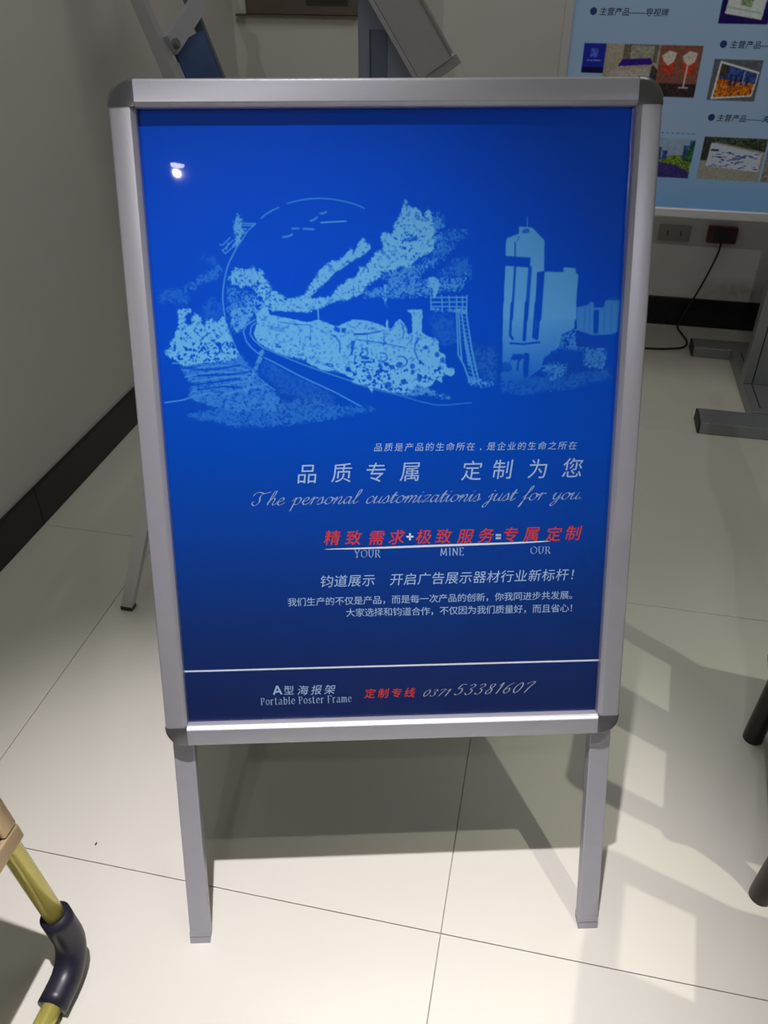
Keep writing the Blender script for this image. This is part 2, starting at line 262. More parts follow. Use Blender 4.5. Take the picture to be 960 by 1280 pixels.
# ------------------------------------------------------------------ print data (millimetres on the sheet)
ART = [('smoke',0.42,0.9,[297,2735,730,2698,964,2630,1070,2789,1263,2979,1361,3053,1399,3171,1394,3289,1013,3283,652,3233,410,3156,357,3082,383,2938,305,2821]),('smoke',0.3,1.0,[1351,3191,1867,3152,2052,3230,2522,3275,2143,3364,1670,3433,915,3468,270,3316,932,3185]),('smoke',0.85,0.35,[282,2117,317,2108,451,2112,449,2133,375,2149,367,2285,438,2285,445,2195,491,2147,549,2217,565,2301,598,2232,648,2218,718,2240,761,2234,777,2192,813,2186,822,2262,852,2360,901,2488,938,2587,963,2644,759,2699,297,2735,189,2648,106,2626,101,2590,127,2541,161,2556,183,2464,215,2422,291,2270,291,2173]),('speck',-0.8,0.52,[232,2479,901,2481,944,2601,760,2684,313,2714,192,2620]),('speck',-0.5,0.72,[332,2284,786,2276,859,2473,233,2465]),('line',-0.7,1.2,[525,2455,579,2406,638,2372]),('line',0.55,1.7,[307,2800,539,2760,756,2741,1040,2803]),('line',0.55,1.7,[315,2872,534,2832,723,2813,1067,2846]),('line',0.55,1.7,[398,2923,572,2904,747,2878,1036,2875]),('line',0.55,1.7,[374,3046,668,2992,888,2945,1033,2932]),('line',0.55,1.7,[61,3166,266,3139,444,3084,620,3057]),('line',0.55,1.7,[734,3088,955,3033,1263,2972]),('line',0.55,1.7,[184,2712,328,2707,513,2724]),('line',-0.45,1.8,[295,2764,537,2796,754,2777,957,2744]),('line',-0.45,1.8,[461,2852,720,2856,1039,2832]),('line',-0.45,1.8,[395,2967,715,2928,948,2902]),('line',-0.45,1.8,[448,3025,740,2986,942,3004]),('smoke',0.72,0.45,[1011,1076,1030,1077,1041,1135,1078,1149,1087,1188,1059,1240,1114,1247,1039,1358,1007,1424,975,1453,959,1424,990,1358,974,1292,965,1200,982,1154,1004,1148]),('line',0.62,1.3,[1076,1188,1221,1192]),('line',0.62,1.3,[1082,1211,1188,1210]),('line',0.62,1.3,[1221,1192,1127,1267,1052,1372,984,1457]),('line',0.62,1.3,[1114,1247,1045,1253]),('line',0.62,1.3,[962,1364,845,1469]),('line',0.62,1.3,[929,1338,841,1416,807,1409]),('line',0.62,1.3,[962,1431,863,1509,831,1469]),('line',0.62,1.3,[905,1390,880,1463]),('smoke',0.34,1.3,[391,1888,481,1808,583,1741,713,1675,799,1636,825,1676,736,1756,607,1796,533,1863,417,1909]),('smoke',0.25,1.5,[110,1899,279,1887,411,1984,378,2052,214,1995,100,2021]),('smoke',0.22,1.5,[597,1540,682,1527,800,1622,783,1676,663,1594]),('smoke',0.2,1.5,[555,2137,691,2001,798,2085,761,2223,621,2207]),('smoke',0.82,0.6,[886,1772,965,1658,1019,1685,1049,1652,1104,1679,1177,1620,1205,1734,1260,1674,1308,1790,1345,1885,1454,1962,1523,1997,1507,2052,1367,2009,1268,2021,1188,1925,1094,1855,1008,1888,906,1826]),('smoke',0.66,0.8,[860,2235,888,2124,940,2084,1024,2085,1116,1962,1214,1977,1296,2033,1425,1979,1521,2049,1363,2102,1161,2169,1071,2265,980,2362,922,2375,878,2284]),('smoke',0.45,1.5,[897,1867,978,1909,1088,1951,1024,2087,936,2142,874,2224,860,2003]),('smoke',0.86,0.33,[1165,1783,1241,1675,1304,1798,1369,1921,1521,1991,1406,2018,1605,2006,1734,1953,1809,1831,1868,1750,1926,1683,1984,1643,2070,1583,2111,1604,2182,1551,2275,1465,2309,1512,2353,1419,2413,1340,2437,1420,2500,1414,2463,1500,2378,1553,2265,1619,2179,1672,2094,1712,2021,1792,1949,1859,1863,1913,1789,2008,2030,1984,2104,1875,2161,1862,2226,1781,2303,1795,2370,1647,2432,1688,2476,1608,2547,1488,2603,1555,2600,1771,2429,1879,2385,1960,2227,2027,2085,2039,1970,2093,1855,2133,1769,2160,1599,2144,1344,2141,1265,2030,1186,1919]),('smoke',0.88,0.34,[2351,1647,2421,1688,2472,1594,2521,1568,2536,1494,2592,1502,2621,1448,2601,1355,2630,1283,2692,1316,2748,1304,2749,1211,2805,1120,2854,1016,2868,951,2903,945,2923,1043,2985,1024,3041,1070,3082,1149,3131,1044,3179,1097,3180,1176,3208,1268,3194,1334,3236,1375,3195,1428,3209,1494,3125,1534,3027,1573,2928,1666,2787,1678,2730,1718,2575,1717,2518,1784,2447,1824,2388,1933,2345,1960]),('smoke',0.5,1.6,[3068,1135,3263,1111,3319,1217,3264,1309,3334,1362,3265,1428,3153,1454,3152,1268]),('smoke',0.55,1.35,[2533,1730,2730,1718,2900,1666,3027,1681,3153,1615,3266,1576,3154,1696,3041,1749,2984,1803,3097,1831,3494,1808,3578,1741,3496,1918,3296,1916,3155,1983,2984,1981,2784,2006,2642,1991,2444,2002,2331,1973,2530,1921,2729,1896,2645,1799]),('smoke',0.36,1.7,[3237,1401,3404,1297,3586,1312,3433,1377,3405,1456,3322,1563,3153,1669,3041,1668,3209,1535]),('smoke',0.3,1.8,[3267,1751,3435,1618,3548,1592,3635,1728,3579,1809,3353,1834]),('smoke',-0.75,0.8,[2901,1332,2999,1332,3041,1373,2957,1398,2908,1378]),('speck',-0.6,0.72,[2747,1357,3069,1346,3153,1481,2928,1586,2788,1530]),('speck',-0.5,0.5,[1193,1783,1315,1866,1407,2004,1316,2127,1176,2111]),('speck',-0.4,0.85,[1744,2063,2461,1661,2602,1609,2456,1906,2028,2066]),('smoke',0.84,0.2,[1167,2169,1270,2088,1319,2109,1322,2178,1435,2198,1759,2267,1874,2241,2058,2306,2100,2317,2216,2266,2302,2246,2445,2262,2499,2480,2489,3114,2432,3018,2287,2951,2173,2876,1913,2822,1728,2726,1571,2681,1458,2637,1345,2593,1247,2535,1165,2477,1133,2392,1175,2281]),('smoke',0.84,0.2,[2262,2241,2348,2251,2485,2274,2613,2313,2647,2355,2657,2229,2674,2229,2681,2356,2725,2348,2751,2289,2803,2256,2808,2198,2820,2256,2863,2291,2893,2358,2900,2426,2957,2401,2946,2183,2889,2162,2889,2145,3073,2137,3066,2403,3156,2455,3226,2464,3260,2490,3270,2627,3340,2662,3350,2800,3385,2818,3437,2802,3456,2871,3421,2914,3342,2887,3298,2913,3316,3000,3228,2938,3193,3007,3123,3041,3000,3005,2947,3092,2736,3097,2508,3032,2246,2967]),('smoke',0.55,0.6,[2912,3003,3088,3023,3229,3096,3459,3170,3335,3168,3123,3112,2947,3144,2736,3097]),('line',-0.75,2.0,[1387,2165,1506,2194,1647,2231,1788,2253]),('line',-0.5,1.0,[1432,2263,1644,2294,1787,2302]),('line',-0.45,0.9,[1309,2294,1310,2341]),('line',-0.45,0.9,[1328,2298,1328,2346]),('line',-0.45,0.9,[1346,2302,1347,2350]),('line',-0.45,0.9,[1364,2307,1365,2354]),('line',-0.45,0.9,[1383,2311,1383,2359]),('line',-0.45,0.9,[1401,2316,1402,2363]),('line',-0.45,0.9,[1419,2320,1420,2368]),('line',-0.45,0.9,[1438,2324,1438,2372]),('line',-0.45,0.9,[1456,2329,1457,2377]),('line',-0.45,0.9,[1474,2333,1475,2381]),('poly',-0.7,0,[2058,2313,2121,2342,2120,2391,2056,2369]),('poly',-0.7,0,[2140,2342,2188,2342,2187,2392,2141,2391]),('line',-0.55,1.6,[2019,2411,2069,2432,2117,2504,2114,2617]),('poly',-0.65,0,[2247,2484,2297,2485,2274,2577,2257,2655,2247,2647]),('line',-0.5,1.0,[2299,2407,2442,2406]),('line',-0.4,0.9,[1787,2302,1781,2471]),('line',-0.4,0.9,[1660,2441,1661,2526]),('smoke',-0.7,0.4,[1363,2512,1448,2533,1447,2550,1362,2529]),('smoke',-0.7,0.4,[1522,2564,1586,2584,1585,2602,1521,2581]),('smoke',-0.7,0.4,[1617,2608,1703,2629,1702,2646,1617,2625]),('smoke',-0.7,0.4,[1767,2652,1838,2673,1838,2691,1766,2670]),('smoke',-0.7,0.4,[1916,2733,2031,2755,2030,2772,1915,2750]),('smoke',-0.7,0.4,[1180,2453,1236,2474,1235,2491,1179,2470]),('poly',-0.8,0,[2174,2833,2197,2779,2226,2783,2246,2846]),('smoke',-0.75,0.3,[1913,2822,1971,2823,2187,2862,2172,2884,2028,2867]),('smoke',-0.7,0.3,[1458,2637,1572,2660,1729,2698,1742,2734,1599,2703]),('speck',-0.6,0.55,[2296,2563,2440,2565,2433,2953,2291,2763]),('line',-0.6,1.6,[2293,2413,2396,2415,2586,2383]),('line',-0.5,1.2,[2292,2469,2602,2516,2879,2574]),('line',-0.4,0.9,[2431,2420,2436,2530]),('line',-0.45,1.2,[2629,2397,2628,2533]),('line',-0.6,1.6,[3038,2470,2992,2521,2979,2606,3018,2701]),('line',-0.55,1.5,[2793,2674,2818,2671,2842,2675,2865,2685,2882,2700,2892,2719,2894,2739,2887,2758,2873,2775,2853,2787,2829,2794,2804,2793,2780,2786,2760,2773]),('line',-0.55,1.5,[2580,2631,2601,2628,2621,2631,2639,2639,2652,2652,2660,2667,2662,2683,2657,2699,2645,2712,2629,2722,2609,2727,2589,2727,2570,2721,2554,2711]),('line',-0.55,1.5,[2367,2582,2385,2580,2402,2583,2418,2590,2430,2600,2437,2614,2438,2628,2433,2642,2423,2654,2409,2662,2392,2667,2374,2667,2357,2662,2343,2653]),('poly',-0.65,0,[2986,2787,2983,2801,2973,2812,2960,2817,2946,2815,2934,2807,2928,2793,2928,2779,2934,2765,2946,2757,2960,2756,2973,2761,2983,2772,2986,2787]),('poly',-0.65,0,[3067,2927,3063,2948,3054,2964,3042,2972,3029,2969,3017,2956,3011,2937,3011,2915,3017,2896,3028,2884,3042,2882,3054,2889,3063,2906,3067,2927]),('poly',-0.65,0,[3330,2722,3327,2737,3320,2748,3309,2753,3297,2751,3287,2742,3282,2729,3282,2714,3287,2701,3297,2693,3308,2691,3319,2697,3327,2708,3330,2722]),('poly',-0.65,0,[3272,2658,3269,2672,3260,2683,3248,2688,3234,2686,3223,2678,3217,2665,3217,2650,3223,2637,3234,2629,3247,2627,3260,2632,3269,2643,3272,2658]),('poly',-0.65,0,[2480,2906,2476,2919,2466,2929,2452,2934,2437,2932,2425,2924,2418,2912,2418,2899,2425,2887,2438,2880,2453,2878,2467,2883,2476,2893,2480,2906]),('poly',-0.65,0,[2710,3000,2706,3017,2695,3029,2679,3035,2662,3032,2648,3023,2641,3008,2641,2991,2649,2976,2663,2967,2679,2965,2695,2971,2706,2984,2710,3000]),('poly',-0.65,0,[2886,2968,2882,2982,2870,2994,2855,2999,2838,2997,2824,2988,2817,2974,2817,2959,2824,2946,2838,2938,2855,2936,2871,2942,2882,2953,2886,2968]),('poly',-0.65,0,[2846,2759,2842,2770,2830,2779,2813,2782,2794,2781,2779,2774,2771,2764,2771,2752,2779,2742,2795,2736,2813,2734,2830,2739,2842,2748,2846,2759]),('poly',-0.65,0,[2686,2757,2682,2765,2671,2771,2655,2773,2639,2772,2625,2767,2617,2760,2617,2752,2625,2744,2639,2740,2656,2739,2671,2742,2682,2749,2686,2757]),('poly',-0.65,0,[2461,2685,2455,2693,2438,2699,2415,2701,2390,2700,2370,2695,2358,2687,2358,2679,2370,2672,2390,2668,2415,2667,2438,2670,2455,2677,2461,2685]),('poly',-0.65,0,[3137,2574,3135,2585,3127,2593,3116,2597,3105,2596,3095,2589,3090,2579,3090,2568,3095,2557,3104,2551,3116,2550,3127,2554,3135,2563,3137,2574]),('poly',-0.65,0,[2977,2856,2975,2870,2968,2882,2959,2887,2949,2885,2940,2876,2936,2863,2936,2848,2941,2835,2949,2826,2959,2825,2968,2830,2975,2841,2977,2856]),('speck',-0.55,0.55,[2288,2648,2599,2721,2913,2829,2947,3074,2736,3088,2508,3024,2247,2941]),('speck',-0.5,0.6,[3018,2710,3297,2748,3281,2939,3123,3024,3000,2987]),('speck',-0.4,0.82,[3000,2436,3226,2473,3261,2661,3018,2692]),('poly',-0.5,0,[2484,2336,2518,2337,2518,2359,2483,2358]),('line',-0.5,1.4,[2837,2299,2859,2383,2845,2468]),('line',0.7,1.8,[1878,2136,1880,2248]),('line',0.55,1.5,[1283,1139,1326,1100,1410,1055,1480,1027]),('line',0.5,1.5,[1578,985,1689,957,1786,942,1923,934,2060,942,2170,961,2279,985,2375,1018,2427,1045]),('line',0.6,1.6,[984,1464,937,1543,896,1610,866,1690,834,1798,812,1920,804,2002,809,2099,819,2209]),('line',0.45,1.4,[817,2206,822,2259,849,2318,899,2488,963,2645,1070,2787,1165,2890,1263,2979,1346,3038]),('line',0.5,2.2,[1826,1170,1867,1157,1900,1131]),('line',0.5,2.2,[1939,1092,1973,1093,2004,1074]),('line',0.5,2.2,[1622,1249,1691,1247]),('line',0.5,2.2,[1744,1252,1857,1258]),('line',0.5,2.2,[1515,1338,1577,1329,1620,1309]),('line',0.75,1.5,[1942,1188,2219,1176]),('smoke',0.7,0.4,[2637,1854,2656,1833,2664,1936,2683,1964,2670,2032,2652,2136,2635,2032,2631,1963]),('smoke',0.8,0.25,[3111,1804,3168,1778,3239,1792,3275,1861,3261,1929,3226,2011,3212,2039,3200,2011,3183,1928,3154,1887,3119,1900,3133,1845]),('line',0.6,1.5,[1158,2232,1055,2293,1015,2363,1045,2475,1098,2547,1180,2619]),('line',0.6,1.5,[1163,2267,1111,2308,1092,2392,1131,2462,1213,2534,1241,2556]),('line',0.5,1.2,[1167,2322,1136,2378,1161,2435,1242,2520]),('line',0.5,1.8,[1241,2662,1410,2750,1621,2869,1835,2973,2051,3078,2238,3184,2340,3244]),('line',0.5,1.5,[1246,2556,1345,2600,1556,2695,1741,2769,1941,2844,2200,2935,2345,2980]),('line',0.4,1.3,[2246,2967,2508,3050,2771,3115,3035,3199,3230,3246,3372,3248,3655,3226]),('smoke',0.18,1.4,[1240,2691,1620,2897,1906,3047,2048,3181,1755,3191,1396,3039,1190,2805]),('smoke',0.55,0.3,[1241,2556,1246,2620,1077,2933,1025,3078,979,3062,1034,2918,1187,2619,1204,2569]),('line',0.62,1.6,[3167,1986,3172,2144]),('line',0.62,1.6,[3167,2011,3583,2015]),('line',0.62,1.6,[3172,2065,3580,2065]),('line',0.62,1.6,[3172,2110,3576,2120]),('line',0.62,1.6,[3291,1987,3303,2170]),('line',0.62,1.6,[3377,1996,3387,2171]),('line',0.62,1.6,[3463,1997,3468,2189]),('line',0.62,1.6,[3531,1998,3537,2190]),('line',0.62,1.6,[3582,1991,3582,2207]),('smoke',0.66,0.3,[3172,2127,3361,2146,3585,2140,3586,2199,3465,2186,3327,2162,3181,2160]),('line',0.6,2.0,[3465,2186,3482,2459,3492,2664]),('line',0.6,2.0,[3491,2186,3512,2493,3533,2734]),('line',0.6,2.0,[3525,2186,3574,2545,3621,2787]),('line',0.6,2.0,[3577,2187,3644,2581,3739,2980]),('line',0.6,2.0,[3544,2324,3629,2718,3685,2944]),('line',0.6,2.0,[3492,2664,3560,2786,3633,2979]),('line',0.5,1.1,[3502,2223,3596,2248]),('line',0.5,1.1,[3511,2268,3604,2293]),('line',0.5,1.1,[3519,2314,3612,2339]),('line',0.5,1.1,[3527,2360,3621,2384]),('line',0.5,1.1,[3535,2405,3629,2430]),('line',0.5,1.1,[3543,2451,3637,2476]),('line',0.5,1.1,[3551,2497,3645,2522]),('line',0.5,1.1,[3559,2544,3654,2569]),('line',0.5,1.1,[3568,2590,3662,2615]),('line',0.5,1.1,[3576,2636,3671,2662]),('line',0.5,1.1,[3584,2683,3679,2708]),('line',0.5,1.1,[3592,2729,3687,2755]),('line',0.5,1.1,[3601,2776,3696,2802]),('line',0.5,1.1,[3609,2823,3704,2849]),('line',0.5,1.1,[3617,2870,3713,2896]),('line',0.5,1.1,[3626,2917,3721,2943]),('smoke',0.6,0.7,[3597,2943,3720,2919,3792,2963,3916,3018,3758,3033,3598,2996]),('smoke',0.2,1.9,[3155,2202,3448,2222,3469,2493,3295,2542,3225,2388]),('smoke',0.22,1.8,[3643,2546,3925,2670,3897,2947,3793,3016,3682,2736]),('poly',0.74,0,[4015,1420,4022,1372,4159,1325,4156,1249,4305,1260,4392,1343,4453,1400,4462,1740,4382,1747,4377,2267,4004,2262,4014,1678,4014,1565]),('poly',0.74,0,[4459,1740,4685,1747,4682,1693,4820,1706,4828,1760,4858,1777,4848,2050,4860,2284,4429,2279]),('line',0.74,0.9,[4247,1143,4250,1254]),('fadepoly',0.74,0.15,[4004,2084,4836,2094,4843,2380,4698,2446,4670,2600,4499,2718,4469,2839,4280,2976,4006,2972,4008,2729]),('poly',-0.74,0,[4010,1564,4300,1587,4295,1694,4010,1670]),('line',-0.62,1.6,[4119,1421,4124,1566]),('line',-0.62,2.6,[4128,1687,4108,2263]),('line',-0.62,4.2,[4299,1697,4276,2265]),('line',-0.62,3.0,[4400,1756,4385,2267]),('line',-0.62,4.5,[4446,1756,4429,2267]),('line',-0.62,2.6,[4099,2085,4093,2447,4124,2490]),('line',-0.62,4.0,[4270,2087,4260,2500]),('line',-0.62,3.0,[4379,2088,4367,2476]),('line',-0.62,4.2,[4422,2089,4403,2485]),('line',-0.62,2.0,[4099,2538,4248,2551,4439,2532]),('smoke',-0.5,0.5,[4191,1281,4263,1286,4264,1313,4192,1309]),('speck',-0.4,0.6,[4030,1372,4164,1333,4167,1421,4040,1412]),('smoke',-0.5,0.3,[4120,2661,4252,2663,4254,2732,4122,2730]),('smoke',-0.5,0.2,[4260,2655,4330,2656,4319,2968,4262,2967]),('line',-0.35,2,[4201,2731,4188,2853]),('smoke',-0.25,0.3,[4000,2746,4115,2765,4118,2869,4003,2868]),('poly',0.5,0,[4856,2144,4993,2112,5009,2079,5052,2088,5056,2147,5169,2148,5189,2065,5354,2067,5349,2463,5048,2459,4870,2397]),('poly',0.12,0,[5180,2048,5265,2024,5353,2050,5362,2455,5205,2453]),('poly',-0.5,0,[5057,2172,5118,2173,5125,2443,5068,2443]),('line',-0.15,1.0,[4950,2112,4957,2433]),('line',-0.15,1.0,[5011,2113,5018,2433]),('line',-0.15,1.0,[5184,2115,5193,2436]),('line',-0.15,1.0,[5262,2116,5272,2437]),('smoke',0.45,0.8,[4670,2600,4697,2429,4870,2397,4879,2585,4986,2604,5232,2607,5230,2867,4979,2812,4821,2809,4617,2981,4487,2839,4534,2701]),('smoke',-0.5,0.9,[4687,2600,4882,2637,4969,2621,4967,2916,4822,2844,4713,2773,4502,2788,4534,2701]),('speck',-0.4,0.55,[4679,2429,4870,2397,4879,2585,4687,2600]),('smoke',-0.5,0.25,[4875,2500,5361,2438,5354,2592,4879,2585]),('smoke',0.2,1.0,[4013,2903,4615,2946,5247,2850,5307,2956,4904,3056,4374,3119,4019,3113]),('smoke',0.12,1.4,[3830,2589,3900,2590,3945,3007,3840,3040])]
ROWS = [('品质是产品的生命所在,是企业的生命之所在', [254.4, 374.5, 491.7, 376.5], 11.18, 'l', 0.15, 0), ('品', [167.5, 405.4, 167.5, 405.4], 26.63, 'l', 0.12, 0), ('质', [209.7, 405.1, 209.7, 405.1], 26.66, 'l', 0.12, 0), ('专', [251.1, 405.4, 251.1, 405.4], 26.69, 'l', 0.12, 0), ('属', [293.5, 405.1, 293.5, 405.1], 26.71, 'l', 0.12, 0), ('定', [368.9, 405.5, 368.9, 405.5], 26.77, 'l', 0.12, 0), ('制', [406.6, 404.6, 406.6, 404.6], 26.78, 'l', 0.12, 0), ('为', [450.3, 404.9, 450.3, 404.9], 26.81, 'l', 0.12, 0), ('您', [493.1, 404.7, 493.1, 404.7], 26.83, 'l', 0.12, 0), ('精', [195.8, 487.7, 195.8, 487.7], 20.64, 'r', 0.2, 0.006), ('致', [222.3, 488.2, 222.3, 488.2], 20.66, 'r', 0.2, 0.006), ('需', [250.9, 488.8, 250.9, 488.8], 20.68, 'r', 0.2, 0.006), ('求', [276.0, 488.8, 276.0, 488.8], 20.69, 'r', 0.2, 0.006), ('极', [310.0, 488.9, 310.0, 488.9], 20.71, 'r', 0.2, 0.006), ('致', [334.7, 488.9, 334.7, 488.9], 20.72, 'r', 0.2, 0.006), ('服', [362.4, 489.5, 362.4, 489.5], 20.74, 'r', 0.2, 0.006), ('务', [388.2, 488.9, 388.2, 488.9], 20.75, 'r', 0.2, 0.006), ('专', [418.9, 488.5, 418.9, 488.5], 20.76, 'r', 0.2, 0.006), ('属', [445.7, 488.5, 445.7, 488.5], 20.77, 'r', 0.2, 0.006), ('定', [473.6, 489.1, 473.6, 489.1], 20.79, 'r', 0.2, 0.006), ('制', [498.4, 488.5, 498.4, 488.5], 20.8, 'r', 0.2, 0.006), ('钧道展示\u3000开启广告展示器材行业新标杆！', [187.2, 545.1, 504.3, 543.5], 17.55, 'l', 0.12, 0), ('我们生产的不仅是产品，而是每一次产品的创新，你我同进步共发展。', [142.3, 572.0, 502.7, 571.4], 12.39, 'l', 0, 0), ('大家选择和钧道合作，不仅因为我们质量好，而且省心！', [216.1, 588.3, 503.7, 589.4], 12.52, 'l', 0, 0), ('型', [133.0, 695.3, 133.0, 695.3], 14.34, 'l', 0, 0), ('海报架', [151.6, 695.8, 186.8, 695.6], 14.93, 'l', 0.2, 0), ('定制专线', [239.5, 703.3, 291.6, 703.5], 15.01, 'r', 0.2, 0.006)]
PEN = [('The personal customizationis just for you.', 'script', [96.4, 444.0, 506.0, 444.5], 8.83, 'l', 0.62), ('YOUR', 'serif', [222.8, 514.2, 255.5, 514.9], 9.92, 'l', 0.42), ('MINE', 'serif', [330.5, 514.4, 360.8, 514.5], 9.95, 'l', 0.42), ('OUR', 'serif', [444.7, 514.6, 470.7, 515.2], 9.45, 'l', 0.42), ('A', 'bold', [113.1, 701.1, 123.4, 700.8], 12.61, 'l', 0.8), ('Portable Poster Frame', 'serif', [95.8, 715.7, 215.4, 714.8], 7.63, 'l', 0.42), ('0371', 'digit', [308.3, 709.7, 342.8, 710.1], 9.84, 'g', 0.5), ('53381607', 'digit', [350.1, 709.1, 451.9, 708.3], 15.04, 'g', 0.6), ('+', 'bold', [287.8, 493.1, 296.7, 493.3], 9.31, 'w', 0.75)]
MARKS = {'equal': [(400.0, 487.6), (406.7, 494.5)], 'streak': [(185.6, 502.5), (249.7, 502.2), (338.8, 500.9), (418.3, 499.9), (470.0, 498.4)], 'rule': [(6.4, 665.3), (535.7, 663.3)]}


# ------------------------------------------------------------------ small raster painter for flat prints
def boxblur(a, r):
    if r < 1: return a
    for ax in (0, 1):
        p = np.pad(a, [(r+1, r) if i == ax else (0, 0) for i in (0, 1)], mode='edge').cumsum(ax)
        a = (np.take(p, range(2*r+1, p.shape[ax]), ax)-np.take(p, range(0, p.shape[ax]-2*r-1), ax))/(2*r+1)
    return a
def vnoise(rng, h, w, cell):
    gh, gw = int(h/cell)+3, int(w/cell)+3
    g = rng.random((gh, gw)); y = np.arange(h)/cell; x = np.arange(w)/cell
    yi, xi = y.astype(int), x.astype(int); fy, fx = (y-yi)[:, None], (x-xi)[None]
    fy, fx = fy*fy*(3-2*fy), fx*fx*(3-2*fx)
    a, b, c, d = g[yi][:, xi], g[yi][:, xi+1], g[yi+1][:, xi], g[yi+1][:, xi+1]
    return (a*(1-fx)+b*fx)*(1-fy)+(c*(1-fx)+d*fx)*fy
class Canvas:
    def __init__(s, wmm, hmm, S):
        s.S = S; s.w, s.h = int(wmm*S), int(hmm*S)
    def poly(s, pts, pad=0):
        P = np.array(pts, float)*s.S
        x0, y0 = np.floor(P.min(0)).astype(int)-pad; x1, y1 = np.ceil(P.max(0)).astype(int)+1+pad
        x0, y0 = max(x0, 0), max(y0, 0); x1, y1 = min(x1, s.w), min(y1, s.h)
        if x1 <= x0 or y1 <= y0: return None
        X, Y = np.meshgrid(np.arange(x0, x1)+.5, np.arange(y0, y1)+.5)
        ins = np.zeros(X.shape, bool)
        for i in range(len(P)):
            ax, ay = P[i]; bx, by = P[(i+1) % len(P)]
            if ay == by: continue
            c = (ay > Y) != (by > Y)
            ins ^= c & (X < (bx-ax)*(Y-ay)/(by-ay)+ax)
        return slice(y0, y1), slice(x0, x1), ins.astype(float)
    def line(s, pts, wmm):
        P = np.array(pts, float)*s.S; r = wmm*s.S/2; pad = int(r)+3
        x0, y0 = np.floor(P.min(0)).astype(int)-pad; x1, y1 = np.ceil(P.max(0)).astype(int)+pad
        x0, y0 = max(x0, 0), max(y0, 0); x1, y1 = min(x1, s.w), min(y1, s.h)
        if x1 <= x0 or y1 <= y0: return None
        X, Y = np.meshgrid(np.arange(x0, x1)+.5, np.arange(y0, y1)+.5); D = np.full(X.shape, 1e9)
        for (ax, ay), (bx, by) in zip(P, P[1:]):
            l2 = max((bx-ax)**2+(by-ay)**2, 1e-6); t = np.clip(((X-ax)*(bx-ax)+(Y-ay)*(by-ay))/l2, 0, 1)
            D = np.minimum(D, np.hypot(X-ax-t*(bx-ax), Y-ay-t*(by-ay)))
        return slice(y0, y1), slice(x0, x1), np.clip(r-D+.5, 0, 1)
def make_image(name, rgb):
    """rgb: (h, w, 3) display values, row 0 at the top"""
    h, w_, _ = rgb.shape; im = bpy.data.images.new(name, w_, h, alpha=False)
    px = np.ones((h, w_, 4), np.float32); px[..., :3] = np.clip(rgb[::-1], 0, 1)
    im.pixels.foreach_set(px.ravel()); im.update(); im.pack()
    return im
def print_mat(name, im, rough, coat=0):
    m = bpy.data.materials.new(name); m.use_nodes = True; nt = m.node_tree; b = nt.nodes['Principled BSDF']
    t = nt.nodes.new('ShaderNodeTexImage'); t.image = im; t.interpolation = 'Cubic'
    nt.links.new(t.outputs[0], b.inputs['Base Color']); b.inputs['Roughness'].default_value = rough
    b.inputs['Specular IOR Level'].default_value = .08
    return m
def sheet(name, w_, h, x0, y0, z, m, parent, mw=None, thick=.0005):
    bm = bbox((x0, y0, z-thick), (x0+w_, y0+h, z)); uv = bm.loops.layers.uv.new('UVMap')
    for f in bm.faces:
        for l in f.loops: l[uv].uv = ((l.vert.co.x-x0)/w_, (l.vert.co.y-y0)/h)
    return obj(name, bm, m, parent, mw)

PWM, PHM = 540., 737.
def poster_image():
    S = 2.2; c = Canvas(PWM, PHM, S); rng = np.random.default_rng(7)
    Mk = np.zeros((c.h, c.w))
    n1 = (vnoise(rng, c.h, c.w, 2.2)*.55+vnoise(rng, c.h, c.w, 4.5)*.35+vnoise(rng, c.h, c.w, 13)*.2)
    n1 = (n1-n1.mean())/n1.std()*.21+.5
    n2 = vnoise(rng, c.h, c.w, 3.2)*.5+vnoise(rng, c.h, c.w, 6)*.5; n2 = (n2-n2.min())/(n2.max()-n2.min())
    for kind, val, par, flat in ART:
        pts = [(flat[i]/10, flat[i+1]/10) for i in range(0, len(flat), 2)]
        if kind == 'line': r = c.line(pts, par)
        else: r = c.poly(pts, 14 if kind == 'smoke' else 2)
        if r is None: continue
        ys, xs, t = r
        if kind == 'smoke':
            wd = boxblur(t, int(3+3.6*par)); t = np.clip((wd+(n1[ys, xs]-.5)*(par*1.5+(.5 if par > .22 else .2))-.5)*5+.5, 0, 1)*np.clip(wd*12, 0, 1)
            if val > 0: t = t*(1-min(.25+par*.9, .75)*np.clip((n2[ys, xs]-.6)*7, 0, 1))
        elif kind == 'speck':
            t = t*np.clip((n2[ys, xs]-par)*9, 0, 1)
        elif kind == 'fadepoly':
            g = np.linspace(0, 1, t.shape[0])[:, None]; t = t*(1-g**1.5*.75)
        elif kind == 'poly': t = boxblur(t, 1)
        if val > 0: Mk[ys, xs] = np.maximum(Mk[ys, xs], val*t)
        else: Mk[ys, xs] = np.clip(Mk[ys, xs]+val*t, 0, 1)
    Mk = boxblur(Mk, 1)
    v = np.linspace(0, 1, c.h)[:, None]; u = np.linspace(0, 1, c.w)[None]
    stops = [(0, (0, 84, 226)), (.3, (0, 82, 216)), (.5, (2, 76, 190)), (.65, (12, 66, 160)), (.8, (20, 54, 124)), (.9, (24, 46, 104)), (1, (24, 40, 90))]
    xs_ = [a for a, _ in stops]
    bg = np.stack([np.interp(v[:, 0], xs_, [c_[k] for _, c_ in stops]) for k in range(3)], -1)[:, None]/255
    bg = np.repeat(bg, c.w, 1)*(1+.0*u[..., None])
    lt = np.array([128, 208, 250])/255.
    rgb = bg*(1-Mk[..., None])+lt*Mk[..., None]
    return make_image('poster_print', rgb)

